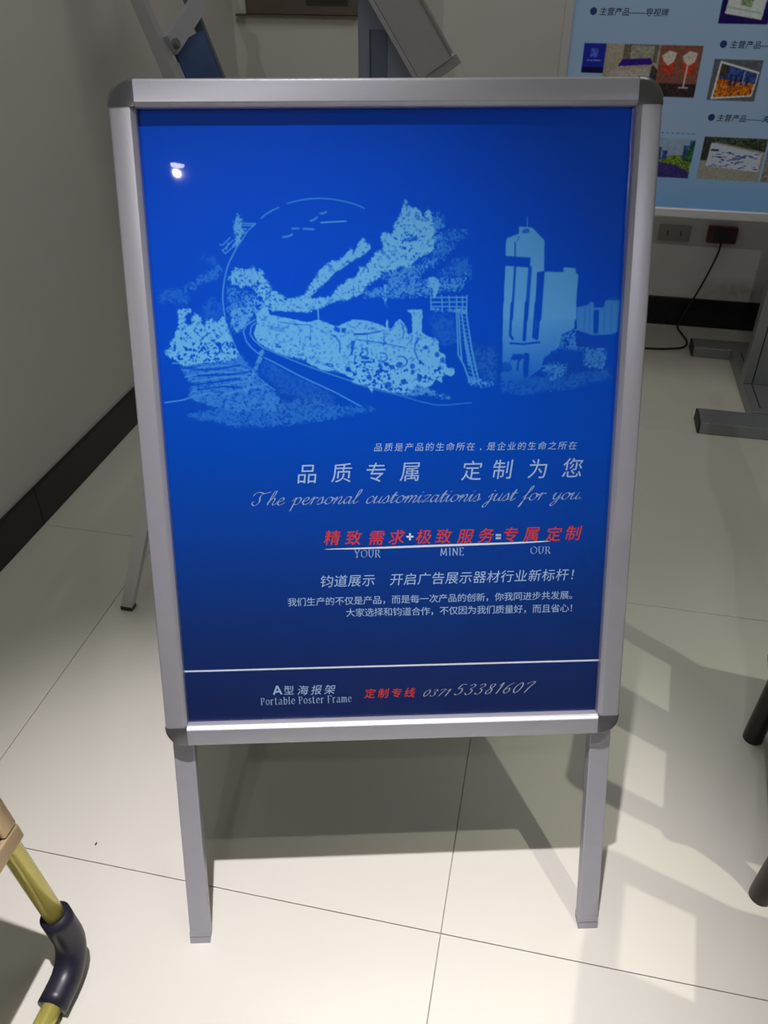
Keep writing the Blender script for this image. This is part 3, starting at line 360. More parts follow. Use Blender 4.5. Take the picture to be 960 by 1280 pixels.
# ------------------------------------------------------------------ lettering
_glyph = {}
def glyph_verts(ch, off=0):
    k = (ch, off)
    if k not in _glyph:
        cu = bpy.data.curves.new('t', 'FONT'); cu.body = ch; cu.size = 1; cu.fill_mode = 'FRONT'; cu.offset = off; cu.resolution_u = 4
        o = bpy.data.objects.new('t', cu); C.objects.link(o)
        bpy.context.view_layer.update()
        me = bpy.data.meshes.new_from_object(o.evaluated_get(bpy.context.evaluated_depsgraph_get()))
        vs = [tuple(v.co[:2]) for v in me.vertices]; fs = [tuple(p.vertices) for p in me.polygons]
        bpy.data.objects.remove(o); bpy.data.meshes.remove(me)
        _glyph[k] = (vs, fs)
    return _glyph[k]
def row_mesh(bm, text, p0, p1, size, shear=0, off=0, z=0):
    """glyph boxes centred from p0 to p1 (metres, y up), size = visible glyph height"""
    n = len(text); sc = size*.985
    for i, ch in enumerate(text):
        if ch in ' \u3000': continue
        vs, fs = glyph_verts(ch, off)
        if not vs: continue
        t = i/(n-1) if n > 1 else 0
        cx, cy = p0[0]+(p1[0]-p0[0])*t, p0[1]+(p1[1]-p0[1])*t
        if ord(ch) < 256: gx, gy = (min(v[0] for v in vs)+max(v[0] for v in vs))/2, .36
        else: gx, gy = .5, .38
        bv = [bm.verts.new((cx+(x-gx+(y-gy)*shear)*sc, cy+(y-gy)*sc, z)) for x, y in vs]
        for f in fs:
            try: bm.faces.new([bv[j] for j in f])
            except ValueError: pass
    return bm
# pen strokes: x-height (script), cap height (serif) or digit height = 1
PENS = {
 'script': dict(
  T=([[(0, 1.35), (.15, 1.75), (.6, 1.85), (1.1, 1.65), (1.7, 1.9)], [(1.0, 1.75), (.75, 1.2), (.85, .5), (.6, .02), (.25, .05), (.1, .4), (.3, .6)]], 1.75),
  h=([[(.0, .3), (.5, 1.3), (.6, 1.95), (.4, 1.9), (.25, 1.2), (.1, 0)], [(.13, .3), (.5, .98), (.72, .8), (.62, .2), (.78, 0), (1.05, .3)]], 1.05),
  e=([[(0, .35), (.55, .6), (.62, .9), (.4, 1), (.12, .6), (.2, .08), (.5, 0), (.9, .35)]], .9),
  p=([[(-.1, .5), (.2, 1), (.2, .6), (.05, -.9)], [(.15, .6), (.5, 1), (.8, .75), (.65, .1), (.3, .02), (.14, .2)]], 1.0),
  r=([[(-.05, .5), (.22, 1.05), (.25, .85), (.15, 0)], [(.22, .6), (.45, .95), (.75, .9)]], .8),
  s=([[(-.05, .3), (.35, 1.05), (.5, .5), (.4, .05), (.05, .02)], [(.4, .05), (.8, .35)]], .78),
  o=([[(.5, 1), (.15, .75), (.1, .2), (.4, 0), (.75, .35), (.72, .85), (.5, 1)], [(.7, .85), (1.0, .75)]], .98),
  n=([[(-.05, .5), (.2, 1), (.2, .7), (.08, 0)], [(.12, .3), (.55, 1), (.75, .8), (.62, .15), (.8, 0), (1.05, .35)]], 1.05),
  a=([[(.75, .9), (.4, 1), (.1, .5), (.25, 0), (.6, .35), (.78, .95)], [(.78, .95), (.68, .15), (.85, 0), (1.08, .35)]], 1.08),
  l=([[(0, .35), (.45, 1.4), (.5, 1.95), (.3, 1.85), (.15, .8), (.12, .15), (.3, 0), (.6, .35)]], .6),
  c=([[(.68, .8), (.5, 1), (.15, .7), (.12, .15), (.4, 0), (.8, .35)]], .8),
  u=([[(-.05, .5), (.2, 1), (.12, .2), (.3, 0), (.65, .4), (.78, 1)], [(.78, 1), (.68, .15), (.85, 0), (1.08, .35)]], 1.08),
  t=([[(.0, .5), (.35, 1.6), (.15, .2), (.3, 0), (.62, .35)], [(.02, 1.05), (.6, 1.08)]], .62),
  m=([[(-.05, .5), (.2, 1), (.2, .7), (.08, 0)], [(.12, .3), (.5, 1), (.65, .8), (.52, 0)], [(.55, .3), (.95, 1), (1.12, .8), (1.0, .15), (1.15, 0), (1.4, .35)]], 1.4),
  i=([[(-.05, .5), (.2, 1), (.12, .2), (.28, 0), (.55, .35)], [(.28, 1.42), (.3, 1.5)]], .55),
  z=([[(.05, .8), (.3, 1), (.7, .95), (.1, .05), (.45, .12), (.85, .2)]], .85),
  j=([[(-.05, .5), (.28, 1), (.15, -.4), (-.1, -.9), (-.3, -.65), (.0, -.2), (.5, .35)], [(.36, 1.42), (.38, 1.5)]], .55),
  f=([[(-.05, .4), (.5, 1.4), (.62, 1.95), (.42, 1.9), (.22, .6), (.02, -.8), (-.1, -.85), (.2, .1), (.65, .35)]], .65),
  y=([[(-.05, .5), (.2, 1), (.12, .3), (.3, .05), (.62, .4), (.78, 1)], [(.78, 1), (.6, -.4), (.3, -.9), (.1, -.6), (.5, -.1), (1.0, .35)]], 1.0)),
 'serif': dict(
  Y=([[(0, 1), (.4, .5)], [(.8, 1), (.4, .5)], [(.4, .5), (.4, 0)], [(-.08, 1), (.18, 1)], [(.64, 1), (.9, 1)], [(.25, 0), (.55, 0)]], .95),
  O=([[(.5, 1), (.12, .8), (.05, .5), (.12, .2), (.5, 0), (.88, .2), (.95, .5), (.88, .8), (.5, 1)]], 1.1),
  U=([[(.1, 1), (.12, .35), (.4, 0), (.7, .3), (.75, 1)], [(-.02, 1), (.25, 1)], [(.62, 1), (.88, 1)]], .98),
  R=([[(.12, 1), (.12, 0)], [(.12, 1), (.5, .98), (.62, .75), (.45, .5), (.12, .48)], [(.4, .48), (.8, 0)], [(-.02, 0), (.28, 0)], [(-.02, 1), (.2, 1)]], .92),
  M=([[(.1, 0), (.18, 1)], [(.18, 1), (.55, .1)], [(.55, .1), (.92, 1)], [(.92, 1), (1.02, 0)], [(0, 0), (.22, 0)], [(.88, 0), (1.15, 0)]], 1.28),
  I=([[(.18, 1), (.18, 0)], [(.04, 1), (.32, 1)], [(.04, 0), (.32, 0)]], .48),
  N=([[(.12, 0), (.12, 1)], [(.12, 1), (.8, 0)], [(.8, 0), (.8, 1)], [(0, 0), (.25, 0)], [(.68, 1), (.92, 1)]], 1.05),
  E=([[(.12, 1), (.12, 0)], [(0, 1), (.6, 1), (.6, .88)], [(.12, .52), (.48, .52)], [(0, 0), (.62, 0), (.65, .14)]], .8),
  P=([[(.15, 1.35), (.15, 0)], [(.15, 1.33), (.6, 1.3), (.72, 1.0), (.55, .68), (.15, .66)], [(0, 0), (.35, 0)], [(0, 1.35), (.2, 1.35)]], .95),
  F=([[(.15, 1.35), (.15, 0)], [(0, 1.35), (.75, 1.35), (.78, 1.15)], [(.15, .7), (.55, .7)], [(0, 0), (.35, 0)]], .95),
  o=([[(.4, 1), (.1, .75), (.1, .25), (.4, 0), (.7, .25), (.7, .75), (.4, 1)]], .92),
  r=([[(.15, 1), (.15, 0)], [(.15, .7), (.4, 1), (.6, .9)], [(0, 0), (.35, 0)]], .75),
  t=([[(.25, 1.3), (.22, .2), (.4, 0), (.6, .1)], [(0, 1), (.55, 1)]], .72),
  a=([[(.1, .8), (.4, 1), (.62, .8), (.62, .1), (.8, 0)], [(.62, .6), (.2, .45), (.08, .2), (.3, 0), (.62, .25)]], .95),
  b=([[(.15, 1.4), (.15, 0)], [(.15, .7), (.5, 1), (.75, .5), (.5, 0), (.15, .2)]], .95),
  l=([[(.18, 1.4), (.18, 0)], [(.02, 0), (.36, 0)]], .5),
  e=([[(.1, .55), (.7, .58), (.6, .9), (.35, 1), (.1, .6), (.15, .2), (.45, 0), (.72, .2)]], .9),
  s=([[(.55, .85), (.3, 1), (.1, .75), (.5, .35), (.5, .1), (.25, 0), (.05, .18)]], .7),
  m=([[(.12, 1), (.12, 0)], [(.12, .7), (.4, 1), (.55, .8), (.55, 0)], [(.55, .7), (.85, 1), (1., .8), (1., 0)], [(0, 0), (.25, 0)], [(.43, 0), (.67, 0)], [(.88, 0), (1.12, 0)]], 1.28)),
 'digit': {
  '0': ([[(.5, 1), (.15, .7), (.05, .3), (.25, 0), (.55, .3), (.65, .75), (.5, 1)]], .8),
  '3': ([[(.15, .85), (.45, 1), (.6, .8), (.3, .55), (.5, .4), (.4, .08), (.1, .0), (0, .15)]], .75),
  '7': ([[(.1, .85), (.3, 1), (.7, 1), (.4, .5), (.2, 0)]], .75),
  '1': ([[(.15, .75), (.4, 1), (.15, 0)]], .55),
  '5': ([[(.7, 1), (.3, .98), (.15, .6), (.45, .6), (.5, .25), (.2, 0), (0, .12)]], .8),
  '8': ([[(.55, .95), (.3, .9), (.25, .65), (.5, .4), (.4, .05), (.15, .02), (.08, .25), (.4, .55), (.6, .8), (.55, .95)]], .78),
  '6': ([[(.65, 1), (.25, .7), (.05, .25), (.25, 0), (.5, .2), (.45, .5), (.15, .4)]], .75)},
 'bold': {'A': ([[(0, 0), (.45, 1)], [(.45, 1), (.9, 0)], [(.18, .32), (.72, .32)]], .9),
          '+': ([[(0, .5), (1, .5)], [(.5, 0), (.5, 1)]], 1.)}}
def pen_row(bm, text, style, p0, p1, h, nib, z=0):
    shear = {'script': .42, 'digit': .45}.get(style, 0)
    G = PENS[style]; x = 0; items = []
    for ch in text:
        if ch == ' ': x += .85 if style == 'script' else .6; continue
        if ch == '.': items.append((x+.1, [[(0, .0), (.12, .16)]])); x += .3; continue
        st, adv = G[ch]; items.append((x, st)); x += adv+(0 if style == 'script' else .12)
    L = x if style == 'script' else x-.12
    W_ = (Vector(p1)-Vector(p0)).length; sx = W_/L; e = (Vector(p1)-Vector(p0)).normalized(); up = Vector((-e.y, e.x))
    nm = nib*.001*1.45
    nv = {'script': Vector((.8, .4))*nm*1.15, 'digit': Vector((.9, .15))*nm, 'serif': Vector((.85, .28))*nm}.get(style)
    for x0, st in items:
        for s_ in st:
            curved = len(s_) > 2 and not (style == 'serif' and len(s_) == 3)
            pts = catmull([(a, b, 0) for a, b in s_], 6) if curved else [Vector((a, b, 0)) for a, b in s_]
            P = [Vector(p0)+e*((x0+p.x)*sx+p.y*h*shear)+up*p.y*h for p in pts]
            for a, b in zip(P, P[1:]):
                if (b-a).length < 1e-7: continue
                if style == 'bold':
                    t = (b-a).normalized(); n = Vector((-t.y, t.x))*nm; q = [a-n, b-n, b+n, a+n]
                else:
                    d = (b-a).normalized(); n = nv; ex = d*nm*.18; th = Vector((-d.y, d.x))
                    if abs(n.dot(th)) < nm*.28: n = th*nm*.28*(1 if n.dot(th) >= 0 else -1)
                    q = [a-ex-n, b+ex-n, b+ex+n, a-ex+n]
                f = bm.faces.new([bm.verts.new((c_.x, c_.y, z)) for c_ in q]); f.normal_update()
                if f.normal.z < 0: f.normal_flip()
    return bm
COL = {'l': 'pale_print', 'w': 'white_print', 'r': 'red_print', 'g': 'grey_print'}

# ------------------------------------------------------------------ the blue poster frame (A-shaped stand)
def snap_rail(length, pw, inner=+1):
    """rail along x (0..length), cross-section y 0 (outer) .. pw (inner), z = height"""
    prof = [(0, -.0165), (0, -.0046), (.0006, -.0024), (.0020, -.0007), (.0044, 0), (pw-.0048, 0), (pw-.0036, -.0008), (pw-.0010, -.0036), (pw, -.0054), (pw, -.0155), (pw-.004, -.0165)]
    bm = bmesh.new()
    a = [bm.verts.new((0, y, z)) for y, z in prof]; b = [bm.verts.new((length, y, z)) for y, z in prof]; n = len(prof)
    bm.faces.new(a); bm.faces.new(b[::-1])
    for i in range(n): bm.faces.new((a[i], b[i], b[(i+1) % n], a[(i+1) % n]))
    bmesh.ops.recalc_face_normals(bm, faces=bm.faces)
    return bm
def corner_cap(pw):
    """quarter shape: inner corner at (pw, pw), rounded outer corner near (0, 0)"""
    def outline(k, steps=10):
        pts = [(pw, k)]
        r = pw*.92-k
        for i in range(steps+1):
            a = -math.pi/2-i/steps*math.pi/2
            pts.append((pw*.92+r*math.cos(a), pw*.92+r*math.sin(a)))
        pts += [(k, pw), (pw, pw)]
        return pts
    bm = bmesh.new(); layers = []
    for k, z in ((-.0006, -.0168), (-.0006, -.0030), (.0010, -.0002), (.0045, .0012)):
        layers.append([bm.verts.new((x, y, z)) for x, y in outline(k)])
    n = len(layers[0])
    for a, b in zip(layers, layers[1:]):
        for i in range(n): bm.faces.new((a[i], a[(i+1) % n], b[(i+1) % n], b[i]))
    bm.faces.new(layers[0][::-1]); bm.faces.new(layers[-1])
    bmesh.ops.recalc_face_normals(bm, faces=bm.faces)
    return bm
def frame_parts(root, MW, W, s0, H, pw, rails='frame_rail', cap='corner_cap', m_rail=None, m_cap=None):
    m_rail = m_rail or M['alu']; m_cap = m_cap or M['cap']
    hor = new_mesh(rails, snap_rail(W-2*pw, pw), m_rail); ver = new_mesh(rails, snap_rail(H-2*pw, pw), m_rail)
    for me in (hor, ver):
        for p in me.polygons: p.use_smooth = True
        me.set_sharp_from_angle(angle=math.radians(25))
    capm = new_mesh(cap, corner_cap(pw), m_cap)
    for p in capm.polygons: p.use_smooth = True
    capm.set_sharp_from_angle(angle=math.radians(40))
    Rz = lambda d: Matrix.Rotation(math.radians(d), 4, 'Z'); Tr = Matrix.Translation
    obj(rails, hor, None, root, MW @ Tr((-W/2+pw, s0, 0)))                      # bottom
    obj(rails, hor, None, root, MW @ Tr((W/2-pw, s0+H, 0)) @ Rz(180))           # top
    obj(rails, ver, None, root, MW @ Tr((W/2, s0+pw, 0)) @ Rz(90))              # right
    obj(rails, ver, None, root, MW @ Tr((-W/2, s0+H-pw, 0)) @ Rz(-90))          # left
    for (x, y), d in (((-W/2, s0), 0), ((W/2, s0), 90), ((W/2, s0+H), 180), ((-W/2, s0+H), 270)):
        obj(cap, capm, None, root, MW @ Tr((x, y, 0)) @ Rz(d))

def poster_stand():
    W, s0, H, pw = .596, .333, .793, .028
    root = thing('poster_stand', 'large silver snap-frame floor stand holding the blue train and tower poster', 'poster stand', (-.104, .597, 0), math.radians(14.053))
    t = math.radians(19.625); MW = Matrix.Rotation(math.pi/2-t, 4, 'X')
    frame_parts(root, MW, W, s0, H, pw)
    yo = s0+pw; zp = -.0155
    pm = print_mat('blue_poster', poster_image(), .45)
    po = sheet('poster', PWM/1000+.006, PHM/1000+.006, -PWM/2000-.003, yo-.003, zp, pm, root, MW)
    P = lambda u, v: (-PWM/2000+u/1000, yo+(PHM-v)/1000)
    z = zp+.0002
    for s, (u0, v0, u1, v1), size, col, sh, off in ROWS:
        if len(s) == 1: continue
        obj('lettering', row_mesh(bmesh.new(), s, P(u0, v0), P(u1, v1), size/1000, sh, off, z), M[COL[col]], po)
    for grp in ((1, 9), (9, 21)):
        bm = bmesh.new()
        for s, (u0, v0, u1, v1), size, col, sh, off in ROWS[grp[0]:grp[1]]: row_mesh(bm, s, P(u0, v0), P(u1, v1), size/1000, sh, off, z)
        o = obj('lettering', bm, M[COL[col]], po)
        if col == 'r': o['label'] = 'red brush lettering'
    s, (u0, v0, u1, v1), size, col, sh, off = [r for r in ROWS if r[0] == '型'][0]
    bm = row_mesh(bmesh.new(), s, P(u0, v0), P(u1, v1), size/1000, sh, off, z)
    s, style, (u0, v0, u1, v1), h, col, nib = [r for r in PEN if r[0] == 'A'][0]
    obj('lettering', bm, M['pale_print'], po)
    obj('lettering', pen_row(bmesh.new(), s, style, P(u0, v0), P(u1, v1), h/1000, nib, z), M['pale_print'], po)
    for s, style, (u0, v0, u1, v1), h, col, nib in PEN:
        if s == 'A': continue
        obj('plus_sign' if s == '+' else 'lettering', pen_row(bmesh.new(), s, style, P(u0, v0), P(u1, v1), h/1000, nib, z), M[COL[col]], po)
    (a, b), (c, d) = MARKS['equal']
    bm = bmesh.new(); (x0, y0), (x1, y1) = P(a, b), P(c, d); ym = (y0+y1)/2
    for lo, hi in ((y0, ym+.0006), (ym-.0006, y1)): bm.faces.new([bm.verts.new((x, y, z)) for x, y in ((x0, hi), (x1, hi), (x1, lo), (x0, lo))])
    obj('equals_sign', bm, M['pale_print'], po)
    bm = bmesh.new(); pts = [Vector((*P(*q), 0)) for q in MARKS['streak']]; pts = catmull(pts, 8); N = len(pts)
    for i in range(N-1):
        hw = [.0013*math.sin(math.pi*min(max(j/(N-1), 0), 1))**.6+.0001 for j in (i, i+1)]
        bm.faces.new([bm.verts.new((p.x, p.y+s_*h_, z)) for p, s_, h_ in ((pts[i], -1, hw[0]), (pts[i+1], -1, hw[1]), (pts[i+1], 1, hw[1]), (pts[i], 1, hw[0]))])
    obj('underline', bm, M['white_print'], po)
    (a, b), (c, d) = MARKS['rule']; yv = PHM-(b+d)/2
    bm = bmesh.new(); bm.faces.new([bm.verts.new(q) for q in ((-PWM/2000, yo+yv/1000-.0012, z), (PWM/2000, yo+yv/1000-.0012, z), (PWM/2000, yo+yv/1000+.0012, z), (-PWM/2000, yo+yv/1000+.0012, z))])
    obj('rule_line', bm, M['white_print'], po)
    # clear cover film, gently wavy
    nx, ny = 36, 48; bm = bmesh.new(); g = []
    for j in range(ny+1):
        r = []
        for i in range(nx+1):
            x = -.272+.544*i/nx; y = yo-.002+.741*j/ny
            zz = -.0125+.00012*math.sin(x*21+y*6)*math.sin(y*15+1)+.00006*math.sin(x*55+2*math.sin(y*9))
            r.append(bm.verts.new((x, y, zz)))
        g.append(r)
    for j in range(ny):
        for i in range(nx): bm.faces.new((g[j][i], g[j][i+1], g[j+1][i+1], g[j+1][i]))
    obj('cover_film', bm, M['film'], root, MW, smooth=True)
    obj('back_board', bbox((-W/2+.012, s0+.012, -.0165), (W/2-.012, s0+H-.012, zp-.0006)), M['back'], root, MW)
    # front legs
    Lt = s0+H
    for sx in (-1, 1):
        lg = obj('leg', bbox((sx*.28-.014, .0235, -.034), (sx*.28+.014, Lt-.012, -.0168), .0015, 2), M['alu_leg'], root, MW)
        # foot sleeve: its sole lies flat on the floor
        st, ct = math.sin(t), math.cos(t); bm = bmesh.new(); vs = []
        for n_ in (-.0342, -.0165):
            s_floor = -n_*st/ct+.0003
            vs.append([(sx*.28-.0142, s_floor, n_), (sx*.28+.0142, s_floor, n_), (sx*.28+.0142, .026, n_), (sx*.28-.0142, .026, n_)])
        A = [bm.verts.new(q) for q in vs[0]]; B = [bm.verts.new(q) for q in vs[1]]
        bm.faces.new(A[::-1]); bm.faces.new(B)
        for i in range(4): bm.faces.new((A[i], A[(i+1) % 4], B[(i+1) % 4], B[i]))
        bmesh.ops.recalc_face_normals(bm, faces=bm.faces)
        obj('foot_cap', bm, M['alu_leg'], lg)
        bm = bbox((sx*.28-.0143, .0165, -.0343), (sx*.28+.0143, .0172, -.0164))
        obj('foot_cap_seam', bm, M['rubber'], lg)
    # rear frame, hinged at the top
    st, ct = math.sin(t), math.cos(t)
    hy, hz = Lt*st+.040*ct, Lt*ct-.040*st
    foot = .50; tb = math.atan2(foot-hy, hz)
    # local frame of the rear: x = -a, y up along the slope, z outward to the rear
    ub = Vector((0, -math.sin(tb), math.cos(tb))); nb = Vector((0, math.cos(tb), math.sin(tb))); xb = Vector((-1, 0, 0))
    Mb = Matrix((xb, ub, nb)).transposed().to_4x4(); Lb = hz/math.cos(tb)
    Mb.translation = Vector((0, hy, hz))-ub*Lb+nb*.028
    frame_parts(root, Mb, W, Lb-H-.0, H, pw, 'rear_frame_rail', 'rear_corner_cap')
    obj('rear_board', bbox((-W/2+.012, Lb-H+.012, -.0160), (W/2-.012, Lb-.012, -.0115)), M['back'], root, Mb)
    for sx in (-1, 1):
        obj('rear_leg', bbox((sx*.28-.014, .010, -.034), (sx*.28+.014, Lb-.012, -.0168), .0015, 2), M['alu_leg'], root, Mb)
        obj('hinge', bbox((sx*.22-.02, hy-.030, hz-.014), (sx*.22+.02, hy+.016, hz-.006), .001, 1), M['steel'], root)
    return root
poster_stand()

# ------------------------------------------------------------------ pale blue product board on its floor stand
def board_image(wmm, hmm):
    c = Canvas(wmm, hmm, 1.0); rng = np.random.default_rng(3); h, w_ = c.h, c.w
    base = np.array([140, 166, 200])/255.; low = np.array([108, 154, 206])/255.
    v = np.linspace(0, 1, h)[:, None, None]; g = np.clip((v-.78)/.22, 0, 1)
    img = base*(1-g)+low*g+np.zeros((h, w_, 1)); n = vnoise(rng, h, w_, 3); n3 = vnoise(rng, h, w_, 9)
    def P(pts): return [(x, hmm-z) for x, z in pts]
    def R(x0, z0, x1, z1): return P([(x0, z0), (x1, z0), (x1, z1), (x0, z1)])
    def fill(pts, col, nz=0):
        r = c.poly(pts, 1)
        if r is None: return
        ys, xs, t = r; t = t[..., None]; k = 1+nz*(n[ys, xs]-.5)[..., None]*2
        img[ys, xs] = img[ys, xs]*(1-t)+np.array(col)/255.*k*t
    def ln(pts, col, wd):
        r = c.line(pts, wd)
        if r is None: return
        ys, xs, t = r; t = t[..., None]; img[ys, xs] = img[ys, xs]*(1-t)+np.array(col)/255.*t
    # dark blue sheet with faint marks
    fill(R(60, 349, 115, 416), (32, 42, 150), .1); fill(R(60, 349, 115, 362), (20, 22, 70)); fill(R(78, 385, 97, 405), (70, 85, 180), .4)
    for x in (72, 80, 88, 94, 100): ln(P([(x, 377), (x+4, 378)]), (190, 190, 220), 2)
    # counter photo
    fill(R(115, 300, 250, 416), (150, 142, 128), .12); fill(R(160, 376, 245, 416), (96, 88, 80), .25); fill(R(178, 372, 235, 414), (142, 138, 128), .15)
    fill(P([(150, 366), (236, 372), (230, 386), (160, 382)]), (48, 30, 130), .1); fill(P([(130, 300), (135, 355), (228, 366), (234, 300)]), (160, 156, 150), .1)
    fill(P([(228, 300), (250, 300), (250, 360), (236, 372)]), (60, 55, 55), .3)
    # red shop photo
    fill(R(250, 299, 352, 416), (120, 78, 68), .15); fill(R(250, 299, 352, 330), (52, 44, 46), .3)
    for x in (262, 312):
        fill(P([(x, 352), (x+28, 352), (x+30, 382), (x-4, 384)]), (165, 58, 44), .25)
        fill(P([(x-6, 392), (x+10, 404), (x+30, 400), (x+26, 380), (x+12, 370), (x, 380)]), (186, 178, 172), .12)
    ln(P([(322, 370), (321, 322)]), (190, 180, 176), 4); ln(P([(310, 321), (332, 321)]), (190, 180, 176), 3)
    # skyline billboard photo
    fill(R(385, 295, 501, 388), (84, 90, 98), .15)
    fill(P([(394, 297), (400, 385), (498, 362), (492, 306)]), (200, 200, 204)); fill(P([(399, 302), (404, 379), (494, 358), (489, 309)]), (176, 96, 34), .5)
    fill(P([(403, 345), (404, 379), (494, 358), (493, 335)]), (52, 72, 132), .45); fill(P([(403, 352), (404, 379), (424, 374), (420, 350)]), (70, 62, 50), .4)
    for x in (430, 442, 458, 470): fill(R(x, 330, x+6, 352+random.Random(x).random()*10), (40, 44, 96), .3)
    ln(P([(462, 335), (464, 362)]), (180, 190, 220), 2)
    # open white book on deep blue
    fill(R(375, 465, 490, 575), (34, 24, 88), .15); fill(P([(386, 486), (392, 560), (480, 560), (474, 474)]), (186, 192, 196), .06)
    fill(P([(418, 505), (425, 540), (450, 540), (445, 500)]), (120, 140, 110), .3); ln(P([(390, 500), (470, 488)]), (130, 170, 160), 3)
    # road and flowers photo
    fill(R(236, 102, 378, 200), (132, 152, 180), .08); fill(P([(236, 140), (290, 150), (330, 158), (376, 160), (378, 110), (236, 110)]), (96, 118, 44), .5)
    fill(P([(236, 102), (378, 102), (378, 118), (340, 134), (290, 142), (236, 140)]), (58, 48, 112), .2)
    for x, t_ in ((250, 158), (268, 172), (284, 178), (300, 170), (352, 184), (366, 196)): fill(R(x, 146, x+13, t_), (50, 70, 120), .4)
    fill(P([(355, 150), (378, 200), (378, 140)]), (44, 86, 60), .4)
    # white billboard photo
    fill(R(400, 102, 558, 208), (138, 136, 130), .1); fill(P([(400, 180), (400, 208), (558, 208), (558, 176), (430, 196)]), (58, 66, 54), .5); fill(R(400, 150, 418, 206), (50, 52, 54), .2)
    fill(P([(416, 136), (420, 194), (552, 172), (552, 126)]), (172, 180, 200), .06)
    for i in range(46):
        rr = random.Random(i); x = 424+rr.random()*120; z_ = 132+rr.random()*40
        ln(P([(x, z_), (x+3+rr.random()*8, z_)]), (70, 80, 150) if i % 3 else (40, 46, 90), 2.2)
    ln(P([(424, 176), (440, 176)]), (30, 34, 70), 4)
    fill(R(564, 102, 720, 207), (120, 112, 110), .3); fill(R(566, 170, 580, 190), (70, 30, 110), .1)
    for i in range(9): ln(P([(262+i*13, 213), (268+i*13, 213)]), (92, 112, 158), 2.5)
    # further rows of pictures, beyond the edge of the view
    for i in range(3):
        for j in range(2): fill(R(760+i*180, 110+j*200, 900+i*180, 210+j*200), ((110, 120, 100), (90, 100, 130), (130, 110, 90))[i], .4)
    img[:] = np.clip(img*1.2, 0, 1)
    return make_image('product_board_print', boxblur(img[..., 0], 1)[..., None]*np.array([1, 0, 0])+boxblur(img[..., 1], 1)[..., None]*np.array([0, 1, 0])+boxblur(img[..., 2], 1)[..., None]*np.array([0, 0, 1]))
def product_board():
    X0, Z0, Y0 = -.051, .535, 2.47; BW, BH, fw = 1.42, .96, .025
    root = thing('display_board', 'wide pale blue product board in a white metal frame by the back wall', 'display board', (X0+BW/2, Y0, 0))
    L = Matrix.Translation((-BW/2, 0, 0))           # root local: x from the left edge
    T3 = L @ Matrix.Translation((0, 0, Z0)) @ Matrix.Rotation(math.pi/2, 4, 'X')   # sheet coords (x, z, out)
    m = print_mat('product_print', board_image(1420, 960), .4)
    face = sheet('board_face', BW-.02, BH-.02, .01, .01, -.004, m, root, T3, .010)
    uv = face.data.uv_layers[0]
    for l in face.data.loops:
        v = face.data.vertices[l.vertex_index].co; uv.data[l.index].uv = (v.x/1.42, v.y/.96)
    fr = M['alu_white'] = mat('white_metal', (.62, .62, .66, 1), .35, metal=.3)
    for a, b in (((0, 0), (BW, fw)), ((0, BH-fw), (BW, BH)), ((0, fw), (fw, BH-fw)), ((BW-fw, fw), (BW, BH-fw))):
        obj('frame_rail', bbox((a[0], a[1], -.016), (b[0], b[1], .006), .004, 3), fr, root, T3, auto=True)
    z = -.0038
    def bullet(x, y, r=.0085):
        bm = bmesh.new(); bmesh.ops.create_circle(bm, cap_ends=True, radius=r, segments=20); bmesh.ops.translate(bm, verts=bm.verts, vec=(x, y, z)); obj('bullet', bm, M['bullet'], face)
    for bx, by, x0, x1, s in ((.072, .486, .096, .245, '主营产品——导视牌'), (.398, .421, .423, .516, '主营产品——'), (.406, .2545, .429, .540, '主营产品——滚')):
        bullet(bx, by)
        obj('lettering', row_mesh(bmesh.new(), s, (x0, by), (x1, by), .0185, .12, .008, z), M['ink'], face)
    # stand: two posts, each on its own H-shaped foot
    for px in (.613, 1.15):
        x = px-X0
        obj('post', bbox((x, .031, .04), (x+.11, .075, Z0+BH-.1), .004, 2), M['steel'], root, L)
        for gx in (.03, .08): obj('groove', bbox((x+gx-.002, .0300, .045), (x+gx+.002, .0311, Z0+.3)), M['rubber'], root, L)
    # feet in root-local metres: y relative to the board plane
    for k, px in enumerate((.613, 1.15)):
        x = px-X0
        for nm, (x0, x1), (ya, yb) in (('foot_bar', (x-.147, x+.257), (2.222-Y0, 2.315-Y0)), ('foot_bar', (x-.115, x+.257), (2.765-Y0, 2.845-Y0))):
            fb = obj(nm, bbox((x0, ya, 0), (x1, yb, .036), .003, 2), M['steel'], root, L)
            obj('end_cap', bbox((x0-.005, ya+.0015, .0015), (x0-.0002, yb-.0015, .0345)), M['rubber'], fb)
        cb = obj('centre_bar', bbox((x+.004, 2.3155-Y0, 0), (x+.106, 2.7645-Y0, .040), .003, 2), M['steel'], root, L)
        for gx in (.030, .080): obj('groove', bbox((x+gx-.002, 2.34-Y0, .0398), (x+gx+.002, 2.74-Y0, .0404)), M['rubber'], cb)
product_board()

